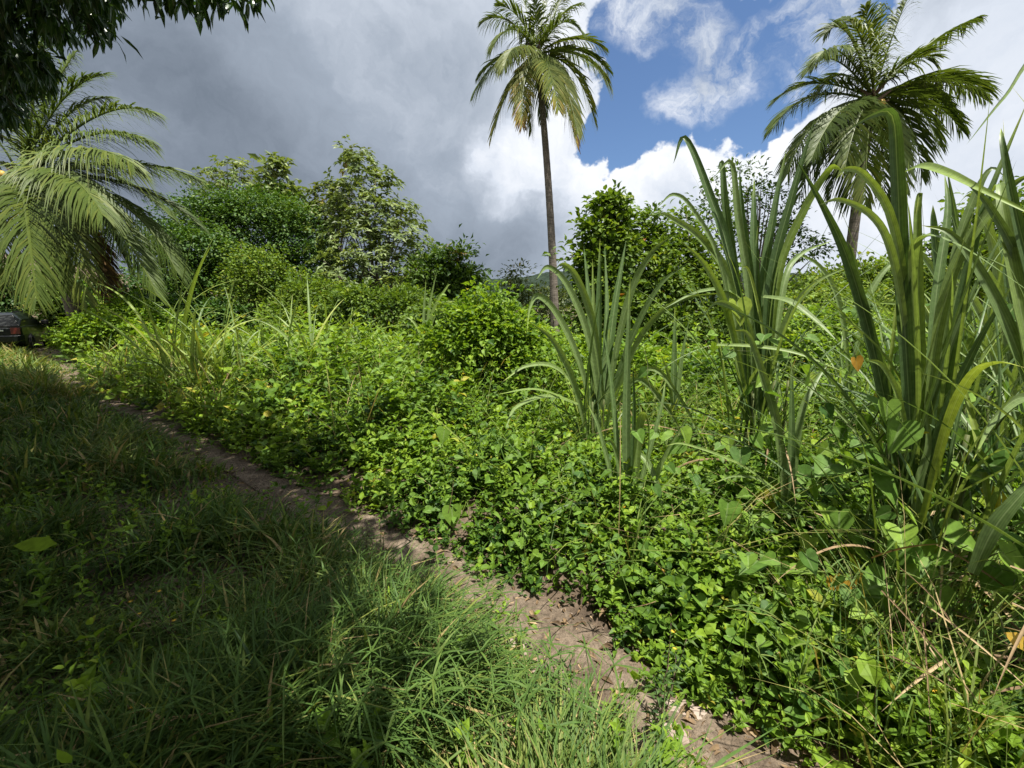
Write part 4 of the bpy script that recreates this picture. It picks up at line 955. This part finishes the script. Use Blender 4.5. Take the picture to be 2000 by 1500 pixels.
def weed(label, pos, h, nstem, leaf, size, mat, seed, tint=.5, gap=.03, flowers=0, spread=.08, gr='weeds in the foreground'):
    r = np.random.default_rng(seed); root = empty('weed_plant', pos, label, 'weed', gr)
    S = Soup(); St = Soup(); tips = []
    for k in range(nstem):
        b = np.asarray(pos) + np.append(r.normal(0, spread * .4, 2), -.02); t = np.asarray(pos) + np.append(r.normal(0, spread, 2), h * r.uniform(.65, 1.1))
        c = bez(b, (b + t) / 2 + np.append(r.normal(0, .02, 2), .03), t, 14); tube(St, c, np.linspace(.003, .0012, 14), 5); tips.append(t)
        m = int(h / gap)
        for j in range(m):
            f = .25 + .75 * j / max(m - 1, 1); q = c[int(f * 13)]; az = j * 2.4 + r.normal(0, .4)
            d = np.array([[math.cos(az), math.sin(az), r.uniform(.1, .8)]]); n_ = np.array([[0, 0, 1.0]]) + r.normal(0, .35, (1, 3))
            S.inst(leaf, q[None], frames(d, n_, np.array([size * r.uniform(.6, 1.15)])), np.array([np.clip(tint + r.normal(0, .12), 0, 1)]))
    S.build('leaves', M[mat], root); St.build('stems', M['twig'], root, True)
    for k in range(flowers):
        Sf = Soup(); Sf.inst(flower_proto(), tips[k % len(tips)][None] + r.normal(0, .012, (1, 3)), np.eye(3)[None] * .011, np.array([.5])); Sf.build('flower', M['flower'], root)
def gp(x, y):
    p = gnd(x, y); p[2] = terrain(np.array([p[0]]), np.array([p[1]]))[0]; return p
weed('small leaved shrubby weed with yellow buds in the shaded grass', gp(370, 1320), .36, 9, L4, .03, 'olive_leaf', 501, .6, .02, 4, .13)
weed('round leaved pale weed at the bottom of the shaded grass', gp(345, 1530), .26, 6, L8W, .055, 'cover', 503, .45, .03, 1, .09)
weed('feathery light green weed on the left edge of the bare path', gp(720, 1120), .34, 9, L4N, .035, 'olive_leaf', 505, .55, .016, 0, .1)
weed('dark narrow leaved weed growing out of the path at the bottom', gp(1290, 1470), .42, 5, L4N, .045, 'grass', 507, .25, .022, 2, .07)
weed('dark leaved weed on the grassy edge just left of the bare path', gp(1095, 1420), .3, 5, L4N, .04, 'grass', 509, .25, .022, 0, .08)
weed('tall weed with a bare brown stem beside the pale stones', gp(1290, 1560), .34, 2, L4N, .04, 'grass', 511, .3, .05, 0, .05)
weed('broad leaved seedling at the lower edge right of the path', gp(1700, 1470), .22, 4, L8W, .1, 'cover', 513, .45, .05, 0, .08)
def bigleaf(label, tipbase, mat, tint, size, d, nn, proto, seed, stemto=None):
    r = np.random.default_rng(seed); root = empty('large_leaf', tipbase, label, 'leaf', 'single large leaves')
    S = Soup(); S.inst(proto, np.asarray(tipbase)[None], frames(np.array([d], float), np.array([nn], float), np.array([size])), np.array([tint])); S.build('leaf_blade', M[mat], root, True)
    if stemto is not None:
        St = Soup(); a = np.asarray(tipbase); b = np.asarray(stemto); tube(St, bez(b, (a + b) / 2 + np.array([0, 0, .04]), a, 8), np.linspace(.004, .002, 8), 5, .5); St.build('leaf_stalk', M['stem'], root, True)
bigleaf('single light green leaf standing out of the dark grass at left', P(112, 1062, 1.75), 'cover', .7, .17, (-1, -.1, .02), (0, -.7, .7), leaf8(.2, .02, .05), 521, gp(130, 1130))
bigleaf('bright green leaf glowing at the dark bottom left corner', P(140, 1490, 1.15), 'cover', .6, .06, (-.3, -.2, .9), (.2, -.8, .3), leaf8(.25, .02, .05), 523, gp(150, 1600))
for k, (x, y, D, sz, lab) in enumerate([(1668, 1140, 1.9, .14, 'yellow heart leaf hanging in the dark hollow under the cane'), (1628, 1128, 2.0, .09, 'small yellow leaf left of the hanging heart leaf'), (1960, 1235, 1.45, .13, 'long yellow leaf at the right edge'), (1672, 700, 2.3, .075, 'browning orange heart leaf on the vine between the cane clumps')]):
    bigleaf(lab, P(x, y, D), 'yellow', [.4, .3, .6, .1][k], sz, (.25, -.1, -1) if k != 2 else (.9, -.2, -.5), (0, -.9, .35), HEART if k != 2 else leaf8(.2, .02), 530 + k, P(x - 20, y - 40, D + .05))

# climbing vine through the near cane
r = np.random.default_rng(600)
root = empty('climbing_vine', G(1700, 1050, 2.2), 'heart leaved vine climbing through the cane at right', 'vine')
S = Soup(); St = Soup(); n = 0
starts = [(1600, 1150, 2.2), (1720, 1250, 1.9), (1850, 1250, 1.8), (1540, 1000, 2.6), (1680, 1050, 2.2), (1950, 1150, 1.7), (1400, 950, 2.9), (1780, 900, 2.1), (1900, 950, 2.0), (1650, 850, 2.4), (1480, 780, 3.3), (1560, 880, 2.7)]
for k in range(54):
    x, y, D = starts[k % len(starts)]; pts = []; x += r.normal(0, 60); y += r.normal(0, 50); dx, dy = r.normal(0, 1), r.normal(-.55, .5)
    for j in range(9):
        pts.append(P(x, y, max(D + r.normal(0, .05), 1.35))); x += dx * 26 + r.normal(0, 12); y += dy * 26 + r.normal(0, 12); D += r.normal(0, .05)
        y = max(y, 600)
    c = catmull(pts, 30); tube(St, c, .0018, 4)
    for j in range(0, 30, 4):
        if r.random() < .25: continue
        d = np.array([[r.normal(0, .7), r.normal(-.3, .4), r.normal(-.5, .35)]]); nn = np.array([[r.normal(0, .5), r.normal(-.45, .4), 1.0]])
        S.inst(HEART if r.random() < .5 else HEART2, c[j][None] + d * .02, frames(d, nn, np.array([r.uniform(.06, .135)])), np.array([np.clip(r.normal(.52, .2), 0, .97)]))
S.build('leaves', M['vine'], root); St.build('stems', M['stem'], root, True)
# the few biggest heart leaves
for k, (x, y, D, sz, d, nn, t, lab) in enumerate([
    (1762, 826, 2.0, .085, (-.35, -.2, -.8), (.1, -.9, .5), .5, 'big heart leaf against the broad cane blade'), (1735, 785, 2.0, .06, (-.1, -.2, -.7), (.1, -.7, .7), .6, 'notched heart leaf above the big one on the broad cane blade'),
    (1690, 885, 2.1, .07, (.5, -.2, -.4), (.1, -.6, .8), .35, 'blue green lobed leaf below the broad cane blade'), (1625, 905, 2.15, .075, (-.4, -.2, -.15), (.1, -.6, .9), .35, 'broad pale leaf left of the lobed one'),
    (1710, 940, 2.05, .09, (.45, -.3, -.6), (.3, -.8, .6), .4, 'long heart leaf hanging beneath the lobed one'), (1640, 1000, 2.1, .065, (-.1, -.2, -.5), (-.3, -.8, .6), .5, 'heart leaf with insect holes over the dark hollow'),
    (1850, 1045, 1.75, .085, (.7, -.2, -.35), (0, -.7, .8), .55, 'rounded heart leaf low on the broad cane clump'), (1800, 1060, 1.8, .075, (-.2, -.2, -.7), (.2, -.8, .6), .6, 'pair forming heart leaf at the cane foot'),
    (1735, 1135, 1.85, .085, (-.75, -.2, -.1), (.1, -.6, .8), .45, 'grey green heart leaf right of the yellow one'), (1700, 1190, 1.8, .06, (-.8, -.2, -.1), (.1, -.6, .9), .85, 'lime green folded leaf under the yellow leaf'),
    (1690, 1268, 1.75, .06, (-.1, -.3, -.5), (0, -.8, .6), .85, 'lime green heart leaf low in the hollow'), (1960, 1080, 1.6, .085, (.6, -.2, -.6), (.1, -.8, .6), .7, 'big lime leaf at the right edge under the slanting blade'), (1985, 795, 1.8, .06, (.6, -.1, -.5), (0, -.8, .6), .5, 'heart leaf at the right edge beside the arching blade'),
    (882, 992, 3.0, .075, (.1, -.3, -.8), (0, -.8, .6), .6, 'lone heart leaf in the middle of the low weeds'), (868, 838, 3.6, .07, (-.1, -.3, -.8), (0, -.8, .6), .6, 'lone heart leaf higher up the weed bank'), (1060, 1040, 2.8, .08, (.3, -.3, -.5), (0, -.7, .7), .5, 'broad leaf lying on the weeds above the path bend'), (1440, 590, 3.3, .1, (.1, -.2, -.7), (0, -.9, .5), .9, 'pale yellow green leaf in front of the tallest cane fan')]):
    q = P(x, y, D); bigleaf(lab, q, 'vine', t, sz * 1.9, d, (nn[0], nn[1] * .75, nn[2] + .25), HEART if k % 2 else HEART2, 700 + k, q + np.array([r.normal(0, .05), .08, -.12]))

# ------------------------------------------------------------------ dead cane straw in the hollow at right, litter, stones
S = Soup(); r = np.random.default_rng(800)
for k in range(105):
    x, y, D = r.uniform(1700, 2080), r.uniform(1060, 1460), r.uniform(1.45, 2.0)
    a = P(x, y, D); a[2] = max(a[2], terrain(np.array([a[0]]), np.array([a[1]]))[0] + .01)
    d = norm(np.array([r.normal(.35, .45), r.normal(-.5, .4), r.normal(-.35, .3)])); L_ = r.uniform(.2, .55); e = a + d * L_
    e[2] = max(e[2], terrain(np.array([e[0]]), np.array([e[1]]))[0] + .01)
    blade(S, bez(a, (a + e) / 2 + np.array([0, 0, .03]), e, 8), r.uniform(.004, .014), r.normal(0, 1, 3) + [0, 0, 1], r.uniform(.1, .95), .3, r.normal(0, .8), .7)
tag(S.build('straw', M['dry'], None, True), 'heap of dry straw coloured cane leaves under the right clumps', 'straw', kind='stuff')
S = Soup()
x, y = wedge(15000, .9, 11, -200, 2000); s, l = pathdist(x, y); k = np.abs(s) < halfw(l) * 1.9; x, y, s, l = x[k], y[k], s[k], l[k]; n = len(x)
z = terrain(x, y, (s, l)) + .022 + rng.random(n) * .008
yaw = rng.random(n) * 6.283; d = np.stack([np.cos(yaw), np.sin(yaw), rng.normal(0, .18, n)], 1); nn = np.stack([rng.normal(0, .4, n), rng.normal(0, .4, n), np.ones(n)], 1)
S.inst(leaf8(.16, .08, .2, .06), np.stack([x, y, z], 1), frames(d, nn, .006 + .075 * rng.random(n) ** 3), rng.random(n) ** 1.5 * .85)
tag(S.build('leaf_litter', M['dry']), 'brown dead leaves and scraps strewn over the bare footpath', 'leaf litter', kind='stuff')
S = Soup()
def pebble(r):
    V = []; F = []
    base = norm(np.array([(1, 0, 0), (-1, 0, 0), (0, 1, 0), (0, -1, 0), (0, 0, 1), (0, 0, -1), (1, 1, 1), (-1, 1, 1), (1, -1, 1), (-1, -1, 1)], float)) * r.uniform(.7, 1.2, (10, 1)) * np.array([1, .8, .5])
    F = [(4, 6, 8), (0, 8, 6), (4, 7, 6), (2, 6, 7), (4, 9, 7), (1, 7, 9), (4, 8, 9), (3, 9, 8), (0, 6, 2), (2, 7, 1), (1, 9, 3), (3, 8, 0), (5, 0, 2), (5, 2, 1), (5, 1, 3), (5, 3, 0)]
    return (base, np.array(F), np.zeros(10), np.zeros(10))
x, y = wedge(16000, .9, 9, -200, 2000); s, l = pathdist(x, y); k = np.abs(s) < halfw(l) * 1.2; x, y, s, l = x[k], y[k], s[k], l[k]; n = len(x)
place(S, [pebble(r) for _ in range(4)], np.stack([x, y, terrain(x, y, (s, l)) + .014], 1), .003 + .011 * rng.random(n) ** 4, np.full(n, .5), .4)
tag(S.build('gravel', M['stone']), 'loose grit and small pebbles on the bare footpath', 'gravel', kind='stuff')
def stone(label, x, y, sx, sy, sz, seed):
    r = np.random.default_rng(seed); c = gp(x, y); c[2] += .012
    nu, nv = 18, 10; V = []
    for i in range(nv + 1):
        th = np.pi * i / nv
        for j in range(nu):
            ph = 2 * np.pi * j / nu; q = np.array([math.sin(th) * math.cos(ph), math.sin(th) * math.sin(ph), math.cos(th)])
            q = np.sign(q) * np.abs(q) ** .75
            f = 1 + .35 * mnoise.noise(Vector(q * 1.3) + Vector((seed * 3.1, 0, 0))) + .1 * mnoise.noise(Vector(q * 4) + Vector((seed, 2, 0)))
            V.append(q * f * np.array([sx, sy, sz]))
    F = []
    for i in range(nv):
        for j in range(nu):
            a, b = i * nu + j, i * nu + (j + 1) % nu; F += [(a, a + nu, b + nu), (a, b + nu, b)]
    S = Soup(); S.add(np.array(V) + c, F); o = S.build('stone', M['stone'], None, True, loc=tuple(c)); tag(o, label, 'stone', 'stones set in the footpath')
for k, (x, y, a, b, c, lab) in enumerate([(1005, 1268, .055, .04, .02, 'rounded tan stone half buried in the middle of the path'), (1240, 1352, .07, .05, .018, 'flat grey slab at the right edge of the path'), (1345, 1395, .085, .06, .015, 'widest pale slab at the bottom of the path'), (1300, 1440, .08, .055, .015, 'pinkish slab just below the widest one'), (1265, 1420, .022, .018, .018, 'small reddish stone beside the pinkish slab'), (1050, 1355, .03, .024, .02, 'brown pebble sized stone in the grass edge'), (790, 1125, .06, .04, .012, 'flat stone showing in the upper path'), (860, 1180, .05, .035, .012, 'buff stone near the overhanging weeds')]):
    stone(lab, x, y, a, b, c, 900 + k)

# ------------------------------------------------------------------ parked car, seen from behind at the left edge
def car():
    rear = np.array([-17.65, 15.6]); h = norm(np.array([-.6, .8])); right = np.array([h[1], -h[0]])
    zc = float(terrain(np.array([rear[0]]), np.array([rear[1]]))[0])
    org = rear - right * .86; root = empty('parked_car', (org[0], org[1], zc), 'dark green estate car parked on the grass at the left edge', 'car')
    root.rotation_euler = (0, 0, math.atan2(h[1], h[0]))      # local x = forward, local -y = right side
    paint = plain('car_paint', (.003, .006, .005), .3, 0, .3, .3); glass = plain('car_glass', (.006, .01, .01), .08, 0, .3); black = plain('car_trim', (.012, .012, .012), .6); red = plain('tail_lamp_red', (.14, .02, .012), .3, 0, .5, .5); chrome = plain('car_chrome', (.55, .62, .58), .2, 1); tyre = plain('tyre_rubber', (.02, .02, .02), .85); rim = plain('wheel_alloy', (.35, .36, .37), .35, .9)
    def mesh(name, V, F, mat, parent=root, bev=0.0, smooth=True):
        me = bpy.data.meshes.new(name); me.from_pydata([tuple(map(float, v)) for v in V], [], F); me.update(); me.materials.append(mat)
        o = bpy.data.objects.new(name, me); COL.objects.link(o); o.parent = parent
        if smooth:
            for p_ in me.polygons: p_.use_smooth = True
        if bev:
            b = o.modifiers.new('bevel', 'BEVEL'); b.width = bev; b.segments = 2; b.limit_method = 'ANGLE'; b.angle_limit = R(35)
        return o
    def loft(prof, name, mat, parent=root, bev=.03):
        """prof: list of (x, zbottom, ztop, half width bottom, half width top)"""
        V = []; F = []
        for x, z0, z1, w0, w1 in prof:
            zm = z0 + (z1 - z0) * .55
            V += [(x, -w0, z0), (x, -max(w0, w1) * 1.0, zm), (x, -w1, z1), (x, w1, z1), (x, max(w0, w1), zm), (x, w0, z0)]
        for i in range(len(prof) - 1):
            for j in range(6):
                a, b = i * 6 + j, i * 6 + (j + 1) % 6; F.append((a, b, b + 6, a + 6))
        F.append(tuple(range(5, -1, -1))); F.append(tuple(range(len(V) - 6, len(V))))
        return mesh(name, V, F, mat, parent, bev, False)
    body = loft([(0, .42, .88, .74, .78), (.08, .3, .93, .82, .83), (.7, .26, .95, .86, .84), (2.0, .24, .94, .87, .84), (3.2, .25, .92, .86, .82), (3.9, .27, .84, .84, .76), (4.3, .32, .72, .74, .66), (4.4, .42, .62, .66, .58)], 'body', paint)
    cab = loft([(.05, .9, .96, .8, .78), (.3, .9, 1.36, .8, .62), (.5, .9, 1.42, .8, .6), (1.6, .9, 1.45, .8, .6), (2.2, .9, 1.41, .8, .6), (2.45, .9, 1.34, .8, .6), (3.15, .9, .93, .8, .76)], 'cabin', paint)
    def quad(name, P4, mat, parent, t=.012):
        P4 = np.array(P4, float); n = norm(np.cross(P4[1] - P4[0], P4[3] - P4[0])); V = np.vstack([P4, P4 + n * t]); return mesh(name, V, [(3, 2, 1, 0), (4, 5, 6, 7), (0, 1, 5, 4), (1, 2, 6, 5), (2, 3, 7, 6), (3, 0, 4, 7)], mat, parent, .004, False)
    quad('rear_window', [(.085, -.66, 1.0), (.085 + .19, -.56, 1.32), (.085 + .19, .56, 1.32), (.085, .66, 1.0)][::-1], glass, cab)
    for sg in (-1, 1):
        for xa, xb, xc, xd in ((.42, .5, 1.1, 1.1), (1.18, 1.18, 1.98, 1.98), (2.06, 2.06, 2.4, 2.85)):
            pts = [(xa, sg * .785, .99), (xd, sg * .785, .99), (xc, sg * .645, 1.34), (xb, sg * .645, 1.34)]
            quad('side_window', pts if sg < 0 else pts[::-1], glass, cab)
        lamp = [(-.012, sg * .56, .68), (-.012, sg * .56, .9), (.03, sg * .79, .9), (.03, sg * .79, .68)]
        quad('tail_lamp', lamp[::-1] if sg < 0 else lamp, red, body, .03)
        m = loft([(2.42, .97, 1.1, .1, .1), (2.5, .94, 1.12, .11, .11), (2.6, .98, 1.09, .08, .08)], 'wing_mirror', black, body, .015)
        for v in m.data.vertices: v.co.y += sg * 1.0
        arm = mesh('mirror_arm', [(2.5, sg * .8, .97), (2.56, sg * .8, .97), (2.56, sg * .92, 1.0), (2.5, sg * .92, 1.0), (2.5, sg * .8, 1.0), (2.56, sg * .8, 1.0), (2.56, sg * .92, 1.03), (2.5, sg * .92, 1.03)], [(0, 1, 2, 3), (7, 6, 5, 4), (0, 4, 5, 1), (1, 5, 6, 2), (2, 6, 7, 3), (3, 7, 4, 0)], black, m, 0, False)
        for xw in (.85, 3.45):
            S = []; ring = [(.0, .2), (.0, .3), (.03, .325), (.17, .325), (.2, .3), (.2, .2)]
            V = []; F = []; k = 28
            for j in range(k):
                a = 2 * np.pi * j / k
                for yy, rr in ring: V.append((xw + math.cos(a) * rr, sg * (.9 - yy), .325 + math.sin(a) * rr))
            for j in range(k):
                for q_ in range(5):
                    a, b = j * 6 + q_, ((j + 1) % k) * 6 + q_; F.append((a, a + 1, b + 1, b))
            w = mesh('wheel', V, F, tyre)
            V = []; F = []
            for j in range(k):
                a = 2 * np.pi * j / k
                for yy, rr in ((.04, .21), (.03, .18), (.05, .12), (.03, .05)): V.append((xw + math.cos(a) * rr, sg * (.9 - yy), .325 + math.sin(a) * rr))
            for j in range(k):
                for q_ in range(3):
                    a, b = j * 4 + q_, ((j + 1) % k) * 4 + q_; F.append((a, a + 1, b + 1, b))
            F.append(tuple(j * 4 + 3 for j in range(k))); mesh('rim', V, F, rim, w)
    bm_ = loft([(-.09, .38, .6, .7, .72), (-.05, .34, .64, .8, .8), (.1, .3, .64, .87, .87)], 'rear_bumper', paint, root, .02)
    quad('number_plate_garnish', [(-.016, -.4, .78), (-.016, -.4, .83), (-.016, .4, .83), (-.016, .4, .78)], chrome, body, .02)
    for sg in (-1, 1):
        V = [(.6, sg * .55, 1.43), (2.1, sg * .55, 1.44), (2.1, sg * .58, 1.44), (.6, sg * .58, 1.43), (.62, sg * .55, 1.48), (2.08, sg * .55, 1.49), (2.08, sg * .58, 1.49), (.62, sg * .58, 1.48)]
        mesh('roof_rail', V, [(3, 2, 1, 0), (4, 5, 6, 7), (0, 1, 5, 4), (1, 2, 6, 5), (2, 3, 7, 6), (3, 0, 4, 7)], black, cab, .006, False)
car()

# ------------------------------------------------------------------ sun, sky and clouds
SUN = norm(np.array([.2, -.14, .97]))
sl = bpy.data.lights.new('sun', 'SUN'); sl.energy = 5.0; sl.angle = R(.53); sl.color = (1, .95, .86)
so = bpy.data.objects.new('sun', sl); COL.objects.link(so); so.rotation_euler = Vector(SUN).to_track_quat('Z', 'Y').to_euler(); so.location = (0, 0, 30)
w = bpy.data.worlds.new('World'); sc.world = w; w.use_nodes = True
N = w.node_tree.nodes; L = w.node_tree.links; N.clear()
def node(t, **kw):
    n = N.new(t)
    for k, v in kw.items(): setattr(n, k, v)
    return n
def math_(op, a, b=None, clamp=False):
    n = node('ShaderNodeMath', operation=op, use_clamp=clamp)
    for i, v in enumerate((a, b)):
        if v is None: continue
        if isinstance(v, (int, float)): n.inputs[i].default_value = v
        else: L.new(v, n.inputs[i])
    return n.outputs[0]
def mapr(v, a, b, c=0, d=1, smooth=True):
    n = node('ShaderNodeMapRange'); n.interpolation_type = 'SMOOTHSTEP' if smooth else 'LINEAR'
    L.new(v, n.inputs[0]); n.inputs[1].default_value = a; n.inputs[2].default_value = b; n.inputs[3].default_value = c; n.inputs[4].default_value = d
    return n.outputs[0]
def mixc(f, a, b):
    n = node('ShaderNodeMix', data_type='RGBA')
    if isinstance(f, (int, float)): n.inputs[0].default_value = f
    else: L.new(f, n.inputs[0])
    for i, v in ((6, a), (7, b)):
        if isinstance(v, tuple): n.inputs[i].default_value = (*v, 1)
        else: L.new(v, n.inputs[i])
    return n.outputs[2]
tc = node('ShaderNodeTexCoord'); dirv = tc.outputs['Generated']
def noise_(scale, detail, vec, rough=.55, color=False):
    n = node('ShaderNodeTexNoise'); n.inputs['Scale'].default_value = scale; n.inputs['Detail'].default_value = detail; n.inputs['Roughness'].default_value = rough
    L.new(vec, n.inputs['Vector']); return n.outputs['Color' if color else 'Fac']
def warped(scale, amt, detail=4):
    c = noise_(scale, detail, dirv, .6, True)
    s = node('ShaderNodeVectorMath', operation='SUBTRACT'); L.new(c, s.inputs[0]); s.inputs[1].default_value = (.5, .5, .5)
    m = node('ShaderNodeVectorMath', operation='SCALE'); L.new(s.outputs[0], m.inputs[0]); m.inputs['Scale'].default_value = amt
    a = node('ShaderNodeVectorMath', operation='ADD'); L.new(dirv, a.inputs[0]); L.new(m.outputs[0], a.inputs[1])
    nn = node('ShaderNodeVectorMath', operation='NORMALIZE'); L.new(a.outputs[0], nn.inputs[0]); return nn.outputs[0]
wp = warped(5.0, .22, 6)
def blob(vec, x, y, rad_px, soft=.5):
    c = norm(P(x, y, 1.0) - CAM); e = norm(P(x + rad_px, y, 1.0) - CAM); ang = math.acos(min(1, float(c @ e)))
    d = node('ShaderNodeVectorMath', operation='DOT_PRODUCT'); L.new(vec, d.inputs[0]); d.inputs[1].default_value = tuple(c)
    return mapr(d.outputs['Value'], math.cos(ang * (1 + soft)), math.cos(ang * max(1 - soft, 0)))
def union(vec, lst):
    o = None
    for b in lst:
        v = blob(vec, *b); o = v if o is None else math_('MAXIMUM', o, v)
    return o
hole = union(wp, [(1395, 70, 95), (1300, 60, 75), (1480, 60, 90), (1330, 165, 85), (1430, 200, 80), (1300, 245, 60), (1385, 240, 55), (1500, 120, 80), (1450, 260, 40), (1220, 275, 56), (1180, 278, 36), (1207, 325, 32), (1250, 270, 45), (1545, 90, 45), (1250, 60, 60), (1700, 10, 45), (1490, 215, 40), (1240, 110, 60), (1560, 30, 70), (1230, 210, 40), (1540, 170, 60), (1590, 70, 60), (1560, 120, 60)])
fb = noise_(9, 9, dirv, .6)
wisp = union(wp, [(1430, 150, 44, .9), (1475, 110, 40, .9), (1370, 190, 44, .9), (1285, 55, 30, .9), (1330, 215, 36, .9), (1505, 80, 34, .9), (1380, 75, 40, .9), (1590, 50, 50, .9), (1640, 10, 50, .9), (1250, 40, 40, .9), (1330, 10, 40, .9), (1560, 150, 30, .9)])
wn = mapr(noise_(11, 9, wp, .68), .34, .66)
wisp = math_('MULTIPLY', math_('MULTIPLY', wisp, wn), .95)
cl = math_('SUBTRACT', 1.0, hole)
cl = math_('ADD', cl, math_('MULTIPLY', math_('SUBTRACT', fb, .5), .9))
cl = mapr(cl, .26, .68)
cl = math_('MAXIMUM', cl, wisp)
# light and dark parts of the cloud deck
dark = union(dirv, [(380, 330, 330, .75), (700, 300, 260, .75), (560, 180, 200, .8), (860, 400, 160, .9), (-300, 300, 500, .6), (640, 420, 220, .8)])
light = union(dirv, [(640, 30, 150, .9), (830, 120, 190, .9), (960, 300, 110, .9), (1850, 250, 260, .9), (1700, 420, 160, .9)])
bright = union(wp, [(1215, 175, 85, .6), (1150, 130, 80, .8), (1130, 330, 70, .8), (1290, 310, 75, .5), (1220, 360, 60, .6), (1390, 290, 70, .6), (1500, 250, 70, .6), (1480, 210, 45, .5), (1130, 20, 80, .9), (1010, 330, 60, .9), (1570, 250, 60, .8), (1170, 220, 70, .6)])
mid = noise_(4.2, 8, wp, .58); puff = noise_(11, 7, wp, .6)
dv = math_('MULTIPLY', dark, mapr(mid, .2, .62, .62, 1.0))
tone = math_('ADD', .52, math_('MULTIPLY', math_('SUBTRACT', mid, .5), .95))
tone = math_('ADD', tone, math_('MULTIPLY', math_('SUBTRACT', puff, .5), .28))
tone = math_('SUBTRACT', tone, math_('MULTIPLY', dv, .47))
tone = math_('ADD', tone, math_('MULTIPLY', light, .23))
sep = node('ShaderNodeSeparateXYZ'); L.new(dirv, sep.inputs[0]); tone = math_('ADD', tone, math_('MULTIPLY', mapr(sep.outputs[2], .62, .85), .4)); tone = math_('ADD', tone, math_('MULTIPLY', mapr(sep.outputs[1], -.1, -.5), .3))  # unseen brighter cloud added overhead and behind the camera as fill light
tone = math_('ADD', tone, math_('MULTIPLY', bright, math_('MULTIPLY', mapr(puff, .25, .7, .45, 1.0), .42)), True)
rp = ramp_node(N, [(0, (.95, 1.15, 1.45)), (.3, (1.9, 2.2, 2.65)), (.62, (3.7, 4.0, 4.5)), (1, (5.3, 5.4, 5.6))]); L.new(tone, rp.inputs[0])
sky = node('ShaderNodeTexSky', sky_type='NISHITA', sun_disc=False); sky.sun_elevation = math.asin(SUN[2]); sky.sun_rotation = math.atan2(SUN[0], SUN[1]); sky.air_density = 1.0; sky.dust_density = .3; sky.ozone_density = 4.0
bg = node('ShaderNodeBackground'); bg.inputs['Strength'].default_value = .1
tn_ = node('ShaderNodeMix', data_type='RGBA', blend_type='MULTIPLY'); tn_.inputs[0].default_value = 1; L.new(sky.outputs[0], tn_.inputs[6]); tn_.inputs[7].default_value = (.57, .61, .66, 1)
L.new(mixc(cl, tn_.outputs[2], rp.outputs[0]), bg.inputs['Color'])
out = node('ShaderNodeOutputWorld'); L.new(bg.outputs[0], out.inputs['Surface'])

# ------------------------------------------------------------------ render settings
sc.view_settings.view_transform = 'Standard'; sc.view_settings.look = 'None'; sc.view_settings.exposure = 1.0; sc.view_settings.gamma = 1.0
sc.render.engine = 'CYCLES'
cy_ = sc.cycles; cy_.max_bounces = 6; cy_.diffuse_bounces = 3; cy_.glossy_bounces = 2; cy_.transmission_bounces = 4; cy_.transparent_max_bounces = 4
cy_.use_denoising = True; cy_.denoiser = 'OPENIMAGEDENOISE'; cy_.sample_clamp_indirect = 8
cy_.caustics_reflective = False; cy_.caustics_refractive = False
